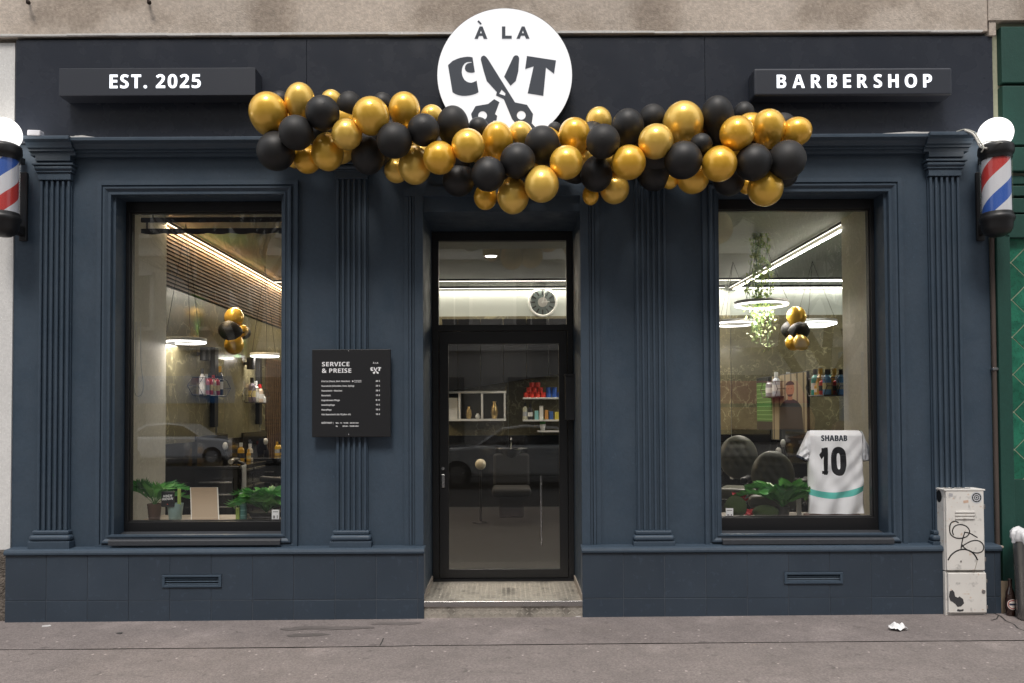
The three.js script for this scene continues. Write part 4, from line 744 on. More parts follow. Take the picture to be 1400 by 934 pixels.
// ---------------------------------------------------------------- plants
function leafBlade(len, w, bend) {                            // a leaf along +y with a fold, 8 triangles
  const pos = [], n = 4, pt = (i, s) => { const t = i / n, ww = w * Math.sin(Math.min(1, t * 1.02 + 0.04) * Math.PI) ** 0.8; return [s * ww, len * t, -bend * t * t + Math.abs(s) * ww * 0.3]; };
  for (let i = 0; i < n; i++) for (const s of [-1, 1]) { const a = pt(i, 0), b = pt(i, s), c = pt(i + 1, s), d = pt(i + 1, 0); if (s > 0) pos.push(...a, ...b, ...c, ...a, ...c, ...d); else pos.push(...a, ...c, ...b, ...a, ...d, ...c); }
  const g = new THREE.BufferGeometry(); g.setAttribute('position', new THREE.BufferAttribute(new Float32Array(pos), 3)); g.computeVertexNormals(); return g;
}
const leafM = [C(0.08, 0.30, 0.06), C(0.11, 0.40, 0.09), C(0.07, 0.24, 0.07), C(0.16, 0.44, 0.10)].map((c) => PH({ color: c, roughness: 0.45, transmission: 0.25, side: THREE.DoubleSide }));
function frond(base, dir, len, n, ll, w, droop) {             // a feather leaf: curved rib with leaflets on both sides
  const gs = [], up = new THREE.Vector3(0, 1, 0), pts = [];
  for (let i = 0; i <= 8; i++) { const t = i / 8; pts.push(base.clone().addScaledVector(dir, len * t).add(new THREE.Vector3(0, -droop * t * t * len, 0))); }
  const c = new THREE.CatmullRomCurve3(pts); gs.push(new THREE.TubeGeometry(c, 8, 0.0025, 4));
  for (let i = 1; i <= n; i++) for (const s of [-1, 1]) {
    const t = 0.15 + 0.85 * i / n, p = c.getPoint(t), tan = c.getTangent(t), side = tan.clone().cross(up).normalize().multiplyScalar(s);
    const d = tan.clone().multiplyScalar(0.75).addScaledVector(side, 0.75).addScaledVector(up, 0.12 + rnd(-0.12, 0.1)).normalize();
    const g = leafBlade(ll * (1 - 0.55 * Math.abs(t - 0.5)) * rnd(0.85, 1.1), w, ll * 0.25); g.applyQuaternion(new THREE.Quaternion().setFromUnitVectors(up, d)); gs.push(g.translate(p.x, p.y, p.z));
  }
  return merge(gs);
}
{
  const zD = -0.5, YD = P(280, 711, zD).y;
  // platforms behind the panes
  const plat = (w, label) => { const t = thing('display_ledge', label, 'display ledge'); part('top', rb(w.x0 - 0.02, w.x1 + 0.02, YD - 0.04, YD, -0.86, -0.252, 0.004), S({ color: C(0.36, 0.31, 0.25), map: M.blot, roughness: 0.6 }), t); part('front', bx(w.x0, w.x1, RY0, YD - 0.0405, -0.86, -0.82), M.blackMatt, t); };
  plat(WIN[0], 'wide display ledge behind the pane with the tan curved board');
  plat(WIN[1], 'wide display ledge behind the pane with the football shirt');
  const onD = (px, z = zD) => { const p = P(px, 700, z); return [p.x, YD, z]; };
  const H = (py, z = zD) => P(300, py, z).y - YD;
  const pot = (parent, r0, r1, h, m) => { part('pot', lathe([[0.001, 0.003], [r0, 0], [r1, h], [r1 * 0.9, h], [r1 * 0.85, h * 0.85], [0.001, h * 0.85]], 28), m, parent); };
  const palm = (name, label, px, z, n, len, h0, spread, ll, w, potm, pr) => {
    const t = thing(name, label, 'potted plant', onD(px, z)); pot(t, pr * 0.75, pr, h0, potm);
    for (let i = 0; i < n; i++) { const a = i * 2.4 + rnd(-0.3, 0.3), el = rnd(0.7, 2.2); part('frond', frond(new THREE.Vector3(0, h0 * 0.9, 0), new THREE.Vector3(Math.cos(a) * spread, el, Math.sin(a) * spread * 0.75).normalize(), len * rnd(0.75, 1.1), 12, ll, w, 0.5), leafM[i % 4], t); }
  };
  palm('palm_plant', 'small feathery palm in a brown pot beside the teal cup', 211, -0.52, 15, 0.40, 0.14, 0.9, 0.13, 0.008, S({ color: C(0.12, 0.07, 0.05), roughness: 0.7 }), 0.06);
  palm('palm_plant', 'bushy feathery fern in a wide black bowl at the pane with the tan board', 364, -0.5, 38, 0.43, 0.07, 1.0, 0.11, 0.009, M.blackMatt, 0.15);
  palm('leafy_plant', 'green broad leaved plant in a dark pot beside the football shirt', 1070, -0.46, 19, 0.44, 0.10, 0.85, 0.13, 0.019, S({ color: C(0.035, 0.035, 0.035), roughness: 0.6 }), 0.062);
  // teal cup, printed pouch, curved board, canister
  const cup = thing('teal_cup', 'pale teal tapered cup with a black printed pouch in it', 'cup', onD(239.5, -0.42));
  part('cup', lathe([[0.001, 0.003], [0.048, 0], [0.068, 0.152], [0.064, 0.152], [0.045, 0.01], [0.001, 0.01]], 28), PH({ color: C(0.26, 0.38, 0.36), roughness: 0.3 }), cup);
  const po = canvasTex(256, 352, (g, w, h) => { g.fillStyle = '#17191b'; g.fillRect(0, 0, w, h); g.fillStyle = '#e6e8e6'; g.font = 'bold 78px sans-serif'; g.save(); g.translate(20, 130); g.transform(1, -0.08, -0.18, 1, 0, 0); g.fillText('HIGH', 6, 0); g.fillText('NOON', 0, 74); g.restore(); g.fillStyle = '#b04538'; g.beginPath(); g.arc(128, 300, 14, 0, 7); g.fill(); });
  const pouch = part('pouch', rb(-0.056, 0.056, 0.13, 0.262, -0.012, 0.012, 0.01), S({ color: C(0.012, 0.012, 0.014), roughness: 0.4 }), cup, [-0.035, 0, 0.062]);
  part('print', new THREE.PlaneGeometry(0.1, 0.12).translate(0, 0.196, 0.0128), S({ map: po, roughness: 0.4 }), pouch);
  part('green_pouch', rb(-0.014, 0.014, 0.14, 0.28, -0.008, 0.008, 0.005), S({ color: C(0.25, 0.36, 0.08), roughness: 0.5 }), cup, [0.046, 0, 0.03]);
  const bd = thing('curved_board', 'tan curved board with a white edge standing in the shop window', 'display board', onD(278, -0.4));
  { const n = 14, h = H(667, -0.4), w = mm(38, -0.4) / 2, sheet = (ww, o, m, nm) => { const pos = []; const pt = (i, s, k) => { const t = i / n, c = 0.04 * (1 - t) * (1 - t); return [s * ww + c * 0.9 + 0.012 * t * (s < 0 ? -1 : -1), h * t * (ww < w ? 0.985 : 1) + (ww < w ? 0.004 : 0), 0.05 - 0.09 * Math.sin(t * 1.7) + o + k]; }; for (let i = 0; i < n; i++) { const q = (a, b) => pos.push(...a[0], ...a[1], ...b[0], ...a[1], ...b[1], ...b[0]); const A = [pt(i, -1, 0), pt(i, 1, 0)], B = [pt(i + 1, -1, 0), pt(i + 1, 1, 0)], A2 = [pt(i, -1, -0.006), pt(i, 1, -0.006)], B2 = [pt(i + 1, -1, -0.006), pt(i + 1, 1, -0.006)]; q(A, B); q([A2[1], A2[0]], [B2[1], B2[0]]); q([A2[0], A[0]], [B2[0], B[0]]); q([A[1], A2[1]], [B[1], B2[1]]); } const g = new THREE.BufferGeometry(); g.setAttribute('position', new THREE.BufferAttribute(new Float32Array(pos), 3)); g.computeVertexNormals(); part(nm, g, m, bd); }; sheet(w, 0, S({ color: C(0.7, 0.68, 0.62), roughness: 0.5, side: THREE.DoubleSide }), 'edge'); sheet(w - 0.008, 0.004, S({ color: C(0.33, 0.25, 0.165), roughness: 0.6, side: THREE.DoubleSide }), 'face'); }
  const cn = thing('canister', 'tall teal canister with a white lid in the shop window', 'canister', onD(332.5, -0.42));
  part('body', cyl(0.031, 0.031, H(676, -0.42), 24).translate(0, H(676, -0.42) / 2, 0), S({ color: C(0.05, 0.15, 0.135), roughness: 0.4 }), cn);
  part('lid', cyl(0.033, 0.033, 0.014, 24).translate(0, H(676, -0.42) + 0.0072, 0), I.whiteMetal, cn);
  for (let i = 0; i < 4; i++) part('stripe', cyl(0.0316, 0.0316, 0.01, 24, true).translate(0, 0.05 + i * 0.045, 0), S({ color: C(0.14, 0.28, 0.25), roughness: 0.4 }), cn);
  solo('carton', rb(-0.016, 0.016, 0, 0.115, -0.016, 0.016, 0.003), S({ color: C(0.22, 0.30, 0.06), roughness: 0.5 }), 'small yellow green carton beside the teal canister', 'carton', onD(325.5, -0.4));
  solo('cream_dish', lathe([[0.001, 0.002], [0.04, 0], [0.075, 0.045], [0.07, 0.045], [0.04, 0.01], [0.001, 0.01]], 24), S({ color: C(0.55, 0.48, 0.38), roughness: 0.5 }), 'low cream dish between canister and fern', 'dish', onD(346, -0.52));
  const tagM = canvasTex(96, 144, (g) => { g.fillStyle = '#eceef0'; g.fillRect(0, 0, 96, 144); g.fillStyle = '#555'; g.fillRect(14, 20, 68, 8); g.fillStyle = '#222'; g.fillRect(16, 74, 26, 34); g.fillRect(66, 70, 10, 38); g.fillStyle = '#eceef0'; g.fillRect(24, 82, 8, 16); });
  for (const [px0, px1, py0, py1, l] of [[371.3, 381.8, 697, 713, 'small white price tag standing by the fern bowl'], [992.3, 1002.8, 695, 711.5, 'small white price tag standing by the moss ball']]) {
    const a = P(px0, py0, -0.26), b = P(px1, py1, -0.26), t = thing('price_tag', l, 'price tag'); const y0 = Math.max(b.y, YD + 0.001);
    part('card', rb(a.x, b.x, y0, a.y, -0.265, -0.26, 0.002), I.whiteMetal, t); part('print', new THREE.PlaneGeometry(b.x - a.x - 0.004, a.y - y0 - 0.004).translate((a.x + b.x) / 2, (a.y + y0) / 2, -0.2594), S({ map: tagM, roughness: 0.6 }), t);
  }
  // moss balls
  const moss = (label, px, rx, ry, z) => {
    const g = new THREE.SphereGeometry(1, 40, 28), p = g.attributes.position;
    for (let i = 0; i < p.count; i++) { const k = 1 + 0.09 * (vnoise(p.getX(i) * 9 + 20, p.getY(i) * 9 + p.getZ(i) * 7 + 20, 99, 3) - 0.5) + 0.06 * (hash(i, 3, 7) - 0.5); p.setXYZ(i, p.getX(i) * k, p.getY(i) * k, p.getZ(i) * k); }
    g.computeVertexNormals();
    solo('moss_ball', g.scale(rx, ry, rx).translate(0, ry * 0.97, 0), S({ color: C(0.055, 0.10, 0.018), roughness: 1, bumpMap: M.plB, bumpScale: 0.05 }), label, 'moss ball', onD(px, z));
  };
  moss('large round moss ball beside the white price tag', 1006, mm(14.5, -0.5), mm(15, -0.5), -0.5);
  moss('low flattened moss ball beside the dark plant pot', 1047, mm(17, -0.45), mm(9, -0.45), -0.45);
  const flower = (label, px, py, z, n) => {
    const p = P(px, py, z), t = thing('red_flower', label, 'flower', [p.x, YD, z]); const gs = [];
    for (let i = 0; i < n; i++) { const a = i * 2.4, e = rnd(-0.1, 1.2), g = leafBlade(0.05, 0.014, 0.012); g.applyQuaternion(new THREE.Quaternion().setFromUnitVectors(new THREE.Vector3(0, 1, 0), new THREE.Vector3(Math.cos(a), e, Math.sin(a)).normalize())); gs.push(g.translate(rnd(-0.03, 0.03), p.y - YD + rnd(-0.02, 0.02), rnd(-0.03, 0.03))); }
    part('petals', gs, S({ color: C(0.36, 0.012, 0.018), roughness: 0.6, side: THREE.DoubleSide }), t);
    part('stem', tube([[0, 0, 0], [0.005, (p.y - YD) * 0.5, 0], [0, p.y - YD, 0]], 0.004, 6, 5), leafM[2], t);
  };
  flower('red blossom standing above the large moss ball', 1011, 681, -0.6, 34); flower('low red blossom between the two moss balls', 1025, 702, -0.55, 22);
  // football shirt on a stand
  const zs = -0.36, st = thing('shirt_stand', 'slim white stand holding the football shirt', 'stand'), Pj = (x, y, z = zs) => P(980 + x * 0.17126, 560 + y * 0.17126, z);
  part('post', rb(Pj(688, 700).x, Pj(724, 700).x, YD, Pj(700, 588).y, -0.52, -0.5, 0.004), I.whiteMetal, st);
  part('foot', rb(Pj(735, 850).x, Pj(1160, 850).x, YD, Pj(900, 838).y, -0.5, -0.36, 0.02, 3), S({ color: C(0.30, 0.17, 0.13), roughness: 0.6 }), st);
  part('hanger', rb(Pj(730, 200).x, Pj(1150, 200).x, Pj(900, 190).y - 0.012, Pj(900, 190).y, -0.45, -0.43, 0.006), M.blackMatt, st);
  part('column', cyl(0.012, 0.012, Pj(900, 190).y - YD, 10).translate(Pj(940, 500).x, (Pj(900, 190).y + YD) / 2, -0.44), M.blackMatt, st);
  const sh = thing('football_shirt', 'white football shirt with black number 10 and a teal hem stripe on a stand', 'football shirt');
  const TW = 900, TH = 1320;
  const jt = canvasTex(TW, TH, (g) => {                        // print and dyed stripe, laid flat; the front half of the shirt is 0..450
    g.fillStyle = '#f1f3f7'; g.fillRect(0, 0, TW, TH);
    const U = (x) => (x - 720) / 450 * 450, V = (y) => (y - 165) / 665 * TH;
    g.fillStyle = '#62c3b8'; g.beginPath(); g.moveTo(0, V(628)); g.quadraticCurveTo(U(930), V(700), 450, V(600)); g.lineTo(450, V(648)); g.quadraticCurveTo(U(930), V(752), 0, V(678)); g.fill();
    g.beginPath(); g.moveTo(450, V(600)); g.lineTo(900, V(600)); g.lineTo(900, V(648)); g.lineTo(450, V(648)); g.fill();
    const put = (s, x0, x1, y0, y1, col) => { g.save(); g.fillStyle = col; g.font = 'bold 100px sans-serif'; const m = g.measureText(s).width; g.translate(U(x0), V(y1)); g.scale((U(x1) - U(x0)) / m, (V(y1) - V(y0)) / 72); g.lineWidth = 5; g.strokeStyle = col; g.fillText(s, 0, 0); g.strokeText(s, 0, 0); g.restore(); };
    put('SHABAB', 815, 1030, 205, 248, '#1c2a3a'); put('1', 800, 885, 306, 512, '#15161c'); put('0', 888, 1020, 304, 515, '#15161c'); g.fillStyle = '#15161c'; g.fillRect(U(818), V(488), U(870) - U(818), V(512) - V(488)); g.fillRect(U(818), V(306), 26, V(340) - V(306));
  });
  const cloth = S({ map: jt, roughness: 0.85, bumpMap: M.grain, bumpScale: 0.0005 });
  const tubeCloth = (rows, n, uvOn) => {                       // rows: {l:[x,y,z], r:[x,y,z], d} ellipses between two edge points
    const pos = [], uv = [], idx = [];
    rows.forEach((R, j) => { for (let i = 0; i <= n; i++) { const a = Math.PI - (i / n) * 2 * Math.PI, u = (Math.cos(a) + 1) / 2, s = Math.sin(a); const x = R.l[0] + (R.r[0] - R.l[0]) * u, y = R.l[1] + (R.r[1] - R.l[1]) * u, t = j / (rows.length - 1);
      const fold = s > 0 ? 0.016 * Math.sin((u * 5 + t * 3.2) * 3.1) * t * t + 0.022 * Math.sin((u - t * 0.8) * 16) * t * (1 - t) * 1.6 + 0.012 * Math.sin((u * 0.7 + t) * 30) * u * t * (1 - t) * 2 + 0.007 * (vnoise(u * 7, t * 9, 99, 4) - 0.5) : 0;
      pos.push(x, y, R.l[2] + R.d * Math.sign(s) * Math.abs(s) ** 0.7 + fold); uv.push(i <= n / 2 ? u * 0.5 : 0.5 + (1 - u) * 0.5, 1 - t); } });
    for (let j = 0; j + 1 < rows.length; j++) for (let i = 0; i < n; i++) { const a = j * (n + 1) + i, b = a + 1, c = a + n + 1, d = c + 1; idx.push(a, c, b, b, c, d); }
    const g = new THREE.BufferGeometry(); g.setAttribute('position', new THREE.BufferAttribute(new Float32Array(pos), 3)); g.setAttribute('uv', new THREE.BufferAttribute(new Float32Array(uv), 2)); g.setIndex(idx); g.computeVertexNormals(); return g;
  };
  const L = (a, b, t) => a + (b - a) * t, v3 = (x, y, z = zs) => { const p = Pj(x, y, z); return [p.x, p.y, p.z]; };
  const body = []; for (let j = 0; j <= 40; j++) { const t = j / 40, y = L(166, 828, t); body.push({ l: v3(t < 0.04 ? L(745, 722, t / 0.04) : L(720, 733, t), y), r: v3(t < 0.04 ? L(1130, 1158, t / 0.04) : L(1158, 1172, t), y), d: t < 0.05 ? L(0.012, 0.05, t / 0.05) : 0.055 }); }
  part('shirt_body', tubeCloth(body, 64), cloth, sh);
  const plainC = S({ color: C(0.84, 0.86, 0.90), roughness: 0.85, bumpMap: M.grain, bumpScale: 0.0005, side: THREE.DoubleSide }), navy = S({ color: C(0.02, 0.03, 0.06), roughness: 0.8, side: THREE.DoubleSide });
  const sleeve = (a, b, c, d, dz) => { const r = [], k = []; for (let j = 0; j <= 12; j++) { const t = j / 12; r.push({ l: v3(L(a[0], c[0], t), L(a[1], c[1], t)), r: v3(L(b[0], d[0], t), L(b[1], d[1], t)), d: L(0.05, 0.04, t) }); } for (const t of [1.0, 1.07]) k.push({ l: v3(L(a[0], c[0], t), L(a[1], c[1], t)), r: v3(L(b[0], d[0], t), L(b[1], d[1], t)), d: 0.042 }); const s = part('sleeve', tubeCloth(r, 32), plainC, sh); part('cuff', tubeCloth(k, 32), navy, s); };
  sleeve([730, 170], [735, 360], [640, 360], [722, 412]); sleeve([1150, 345], [1150, 168], [1172, 410], [1240, 368]);

  // dark scalloped valance at the head of the pane
  const va = thing('scalloped_valance', 'dark scalloped valance hanging behind the head of the pane beside the pale pier', 'valance');
  { const zv = -0.3, w = WIN[0], y0 = P(280, 297, zv).y, y1 = P(280, 303.5, zv).y, y2 = P(280, 312, zv).y, y3 = P(280, 318, zv).y, fab = S({ color: C(0.016, 0.017, 0.02), roughness: 0.8, side: THREE.DoubleSide });
    part('rail', rb(w.x0 + 0.06, w.x1 + 0.05, y1, y0, zv - 0.02, zv, 0.004), fab, va);
    const top = [], n = 60, xa = w.x0 + 0.06, xb = w.x1 + 0.05; for (let i = 0; i <= n; i++) top.push([xa + (xb - xa) * i / n, y3 - 0.012 * Math.abs(Math.sin(i / n * Math.PI * 7))]);
    part('cloth', ext(shapeOf([...top, [xb, y2], [xa, y2]]), zv - 0.012, zv - 0.008), fab, va);
    for (const x of [xa + 0.05, xb - 0.05]) part('strap', bx(x - 0.006, x + 0.006, y2, y1, zv - 0.013, zv - 0.009), fab, va);
    for (const x of [xa + 0.1, xb - 0.1]) part('rod', cyl(0.005, 0.005, RY1 - y0, 8).translate(x, (RY1 + y0) / 2, zv - 0.01), fab, va); }
  // loops of cable hanging at the left pane
  const cb = thing('hanging_cable', 'white looped cable hanging behind the pane beside the pale pier', 'cable'); part('cable', tube([[186, 440], [185, 500], [183.5, 530], [187, 542], [193, 540], [196, 528], [193, 500], [192, 440]].map(([x, y]) => P(x, y, -0.4)), 0.0035, 60, 6), I.whiteMetal, cb);
}
// ---------------------------------------------------------------- ivy through the ring lamp
{
  const t = thing('trailing_ivy', 'trailing pale green ivy hanging from the ceiling through a ring lamp', 'ivy'), gs = [], st = [];
  for (let k = 0; k < 9; k++) {
    const pxa = 1040 + rnd(-8, 10), end = rnd(448, 490), pts = []; let x = pxa; for (let y = 300; y <= end; y += 12) { x += rnd(-2, 2); pts.push(P(x, y, -2.7 + rnd(-0.06, 0.06))); }
    st.push(tube(pts, 0.0025, 40, 4));
    const c = new THREE.CatmullRomCurve3(pts);
    for (let i = 0; i < 70; i++) { const p = c.getPoint(rnd()), g = leafBlade(rnd(0.035, 0.06), 0.016, 0.008); g.rotateX(rnd(0, 6.28)); g.rotateY(rnd(0, 6.28)); gs.push(g.translate(p.x + rnd(-0.05, 0.05), p.y, p.z + rnd(-0.04, 0.04))); }
  }
  part('foliage', gs, PH({ color: C(0.42, 0.52, 0.24), roughness: 0.5, transmission: 0.25, side: THREE.DoubleSide }), t); part('stems', st, leafM[2], t);
}
// ---------------------------------------------------------------- balloons inside
{
  const bunch = (label, list, x) => { const t = thing('balloon_cluster', label, 'balloons', [0, 0, 0], 'balloon clusters inside the shop'); for (const [px, py, r, k, dx, d] of list) { const p = PX(px, py, x + dx), rr = r * (6.4 - p.z) / F; balloon(t, k, p.x, p.y, p.z, rr, rr * 1.08, new THREE.Vector3(...d)); } };
  bunch('cluster of gold and black balloons before the marble wall', [[320, 434.5, 13, 'gold', 0, [0.2, 1, 0.3]], [313.5, 452, 13.5, 'black', 0.05, [-1, 0.1, 0.4]], [320, 471, 13, 'gold', 0.02, [0, -1, 0.4]], [331, 452, 8, 'gold', 0.1, [1, 0, 0.6]], [333, 455, 9, 'black', 0, [1, -0.2, 0.2]]], -3.35);
  bunch('cluster of gold and black balloons before the wall mirror', [[1089, 433, 13, 'gold', 0, [-0.2, 1, 0.3]], [1081, 451, 12, 'black', 0, [-1, 0, 0.3]], [1094, 452, 12, 'black', -0.02, [1, 0, 0.4]], [1085, 468, 11, 'gold', -0.02, [-0.3, -1, 0.4]], [1096, 469, 10, 'gold', -0.04, [0.4, -1, 0.3]]], 3.25);
}
// ---------------------------------------------------------------- work places along both side walls
const labelM = [C(0.6, 0.6, 0.58), C(0.03, 0.03, 0.035), C(0.5, 0.42, 0.2), C(0.3, 0.33, 0.38)].map((c) => S({ color: c, roughness: 0.6 }));
function bottle(x, y, z, h, r, col, label, cap, group) {
  const t = thing('product_bottle', label, 'bottle', [x, y, z], group);
  part('body', lathe([[0.001, 0.001], [r * 0.95, 0], [r, h * 0.04], [r, h * 0.62], [r * 0.8, h * 0.7], [r * 0.45, h * 0.76], [r * 0.42, h * 0.8], [0.001, h * 0.8]], 18), PH({ color: col, roughness: 0.3, clearcoat: 0.3 }), t);
  part('cap', cyl(r * 0.5, r * 0.5, h * 0.2, 14).translate(0, h * 0.9, 0), cap, t);
  part('label', cyl(r * 1.012, r * 1.012, h * 0.26, 18, true).translate(0, h * 0.34, 0), labelM[Math.floor(rnd(0, 4))], t);
}
{
  const gold = S({ color: C(0.55, 0.32, 0.03), roughness: 0.35 }), red = C(0.42, 0.02, 0.02), capB = M.black, capW = I.whiteMetal;
  const station = (side, za, zb, label, tl) => {                // along the wall, fronts facing the room
    const x0 = side < 0 ? RX0 + 0.001 : RX1 - 0.5, x1 = side < 0 ? RX0 + 0.5 : RX1 - 0.001, xf = side < 0 ? x1 : x0, s = -side, yC = 0.98;
    const t = thing('work_station', label, 'work station', [0, 0, 0], 'black barber work stations');
    part('carcass', rb(x0, x1, RY0, yC, zb, za, 0.006), I.blackGloss, t);
    part('counter', rb(x0 - (side > 0 ? 0.02 : 0), x1 + (side < 0 ? 0.02 : 0), yC + 0.0005, yC + 0.035, zb - 0.02, za + 0.02, 0.006), I.blackGloss, t);
    part('hanging_towel', rb(side < 0 ? x1 + 0.021 : x0 - 0.033, side < 0 ? x1 + 0.033 : x0 - 0.021, yC - 0.3, yC + 0.04, za - 0.2, za - 0.06, 0.005), I.whiteMetal, t);
    part('splash_back', rb(side < 0 ? RX0 + 0.002 : RX1 - 0.032, side < 0 ? RX0 + 0.032 : RX1 - 0.002, yC + 0.036, 1.36, zb, za, 0.004), I.blackGloss, t);
    const n = 4, zm = (za + zb) / 2;
    for (let i = 0; i < n; i++) for (const [a, b] of [[zb + 0.03, zm - 0.015], [zm + 0.015, za - 0.03]]) {
      const y = RY0 + 0.1 + i * 0.2, d = part('drawer', rb(Math.min(xf, xf + s * 0.012), Math.max(xf, xf + s * 0.012), y, y + 0.18, a, b, 0.004), I.blackGloss, t);
      part('handle', rb(Math.min(xf + s * 0.012, xf + s * 0.03), Math.max(xf + s * 0.012, xf + s * 0.03), y + 0.14, y + 0.165, a + 0.03, b - 0.03, 0.006), M.chrome, d);
      void tl;
    }
    part('front_drawer_end', rb(x0 + 0.05, x1 - 0.05, RY0 + 0.25, yC - 0.1, za, za + 0.012, 0.004), I.blackGloss, t);
    for (let i = 0; i < 4; i++) part('end_trim', rb(x0 + 0.06, x1 - 0.06, RY0 + 0.3 + i * 0.14, RY0 + 0.318 + i * 0.14, za + 0.0122, za + 0.022, 0.003), M.chrome, t);
    return { yC: yC + 0.036, xm: side < 0 ? x0 + 0.24 : x1 - 0.24, x0, x1 };
  };
  const s1 = station(-1, -2.75, -3.75, 'black work station with chrome handles under the hexagonal bottle shelf');
  const s2 = station(-1, -4.35, -5.4, 'black work station with chrome handles under the bottle shelf with the grey bottle');
  const s3 = station(1, -2.9, -3.9, 'black work station with chrome handles behind the football shirt');
  const s4 = station(1, -4.5, -5.6, 'black work station with chrome handles behind the tufted barber chairs');
  // things on the counters
  const tool = (st, z, list, where) => list.forEach(([kind, dx, dz, h, col], i) => {
    const x = st.xm + dx, zz = z + dz;
    if (kind === 'bottle') bottle(x, st.yC, zz, h, h * 0.17, col[0], col[1] + ' bottle on the counter ' + where, col[2], 'bottles on the counters');
    if (kind === 'brush') { const t = thing('hair_brush', col + ' brush standing in a holder ' + where, 'brush', [x, st.yC, zz]); part('holder', lathe([[0.001, 0.002], [0.035, 0], [0.035, 0.09], [0.03, 0.09], [0.03, 0.01]], 16), M.black, t); part('handle', cyl(0.009, 0.012, 0.14, 10).rotateZ(0.25).translate(0.01, 0.11, 0), M.black, t); part('bristles', new THREE.SphereGeometry(0.032, 14, 10).scale(1, 1.5, 0.7).translate(-0.012, 0.215, 0), I.whiteMetal, t); }
    if (kind === 'dryer') { const t = thing('hair_dryer', col + ' hair dryer lying on the counter ' + where, 'hair dryer', [x, st.yC + 0.045, zz]); part('barrel', cyl(0.04, 0.032, 0.2, 18).rotateX(Math.PI / 2), M.black, t); part('handle', rb(-0.018, 0.018, -0.13, 0.0, -0.02, 0.02, 0.012).rotateZ(1.2), M.black, t); part('nozzle', cyl(0.03, 0.036, 0.06, 16).rotateX(Math.PI / 2).translate(0, 0, 0.13), M.chrome, t); }
  });
  const W1 = 'under the hexagonal shelf', W2 = 'under the shelf with the grey bottle', W3 = 'behind the football shirt', W4 = 'behind the tufted chairs';
  tool(s1, -3.2, [['bottle', 0.05, -0.28, 0.24, [C(0.5, 0.28, 0.03), 'amber', capW]], ['bottle', 0.12, -0.36, 0.16, [C(0.55, 0.33, 0.05), 'short golden', gold]], ['brush', 0.0, 0.1, 0, 'white bristled'], ['dryer', 0.15, 0.22, 0, 'black'], ['bottle', 0.1, -0.47, 0.22, [C(0.6, 0.55, 0.45), 'cream', capW]]], W1);
  tool(s2, -4.9, [['bottle', 0.08, -0.02, 0.2, [C(0.6, 0.38, 0.05), 'yellow', gold]], ['bottle', 0.08, -0.12, 0.2, [C(0.58, 0.36, 0.04), 'slim yellow', capB]], ['bottle', 0.1, -0.28, 0.17, [C(0.6, 0.6, 0.56), 'white', capW]], ['brush', 0.02, 0.28, 0, 'round white']], W2);
  tool(s3, -3.4, [['brush', -0.05, 0.2, 0, 'pale'], ['bottle', -0.05, 0.0, 0.2, [C(0.5, 0.5, 0.48), 'grey', capB]]], W3);
  tool(s4, -5.0, [['brush', -0.1, 0.2, 0, 'large white'], ['dryer', -0.1, -0.2, 0, 'chrome tipped'], ['bottle', -0.1, 0.4, 0.2, [C(0.5, 0.32, 0.1), 'honey coloured', capB]]], W4);
  // hexagonal wire shelves with bottles
  const rack = (label, x, a, b, list, group, side = 1) => {       // a, b: left and right ends as pixels on the wall plane
    const p = PX(a[0], a[1], x), q = PX(b[0], b[1], x), y = (p.y + q.y) / 2, z0 = Math.min(p.z, q.z), z1 = Math.max(p.z, q.z), zm = (z0 + z1) / 2, hw = (z1 - z0) / 2, d = 0.12 * side, h = 0.2;
    const t = thing('wire_shelf', label, 'wire shelf', [0, 0, 0], 'hexagonal wire shelves');
    const hex = (xx) => [[zm - hw * 0.72, y], [zm - hw, y + h / 2], [zm - hw * 0.72, y + h], [zm + hw * 0.72, y + h], [zm + hw, y + h / 2], [zm + hw * 0.72, y]].map(([zz, yy]) => new THREE.Vector3(xx, yy, zz));
    const wires = []; for (const xx of [x, x + d]) { const hx = hex(xx); hx.forEach((v, i) => { const w = hx[(i + 1) % 6], c = v.clone().lerp(w, 0.5), len = v.distanceTo(w), g = cyl(0.004, 0.004, len, 6); g.applyQuaternion(new THREE.Quaternion().setFromUnitVectors(new THREE.Vector3(0, 1, 0), w.clone().sub(v).normalize())); wires.push(g.translate(c.x, c.y, c.z)); }); }
    hex(x).forEach((v) => wires.push(cyl(0.004, 0.004, Math.abs(d), 6).rotateZ(Math.PI / 2).translate(v.x + d / 2, v.y, v.z)));
    part('wire_frame', wires, M.black, t);
    part('board', rb(Math.min(x, x + d), Math.max(x, x + d), y - 0.006, y + 0.006, zm - hw * 0.72, zm + hw * 0.72, 0.002), M.black, t);
    list.forEach(([u, hh, r, col, nm, cap]) => bottle(x + d * 0.55, y + 0.0065, zm + hw * 0.66 * (1 - 2 * u), hh, r, col, nm, cap, group));
  };
  rack('black hexagonal wire shelf crowded with bottles on the marble wall', RX0 + 0.012, [256, 541], [302, 541], [[0.12, 0.3, 0.035, C(0.5, 0.5, 0.52), 'white spray bottle on the crowded hexagonal shelf', capB], [0.3, 0.24, 0.035, C(0.55, 0.2, 0.28), 'pink bottle on the crowded hexagonal shelf', capW], [0.46, 0.26, 0.04, red, 'red bottle with black cap on the crowded hexagonal shelf', capB], [0.62, 0.24, 0.036, C(0.45, 0.4, 0.36), 'cream bottle on the crowded hexagonal shelf', S({ color: red, roughness: 0.4 })], [0.78, 0.26, 0.04, C(0.3, 0.015, 0.02), 'dark red bottle on the crowded hexagonal shelf', capB], [0.95, 0.36, 0.036, C(0.02, 0.02, 0.02), 'tall black bottle with yellow cap on the hexagonal shelf', gold]], 'bottles on the wire shelves');
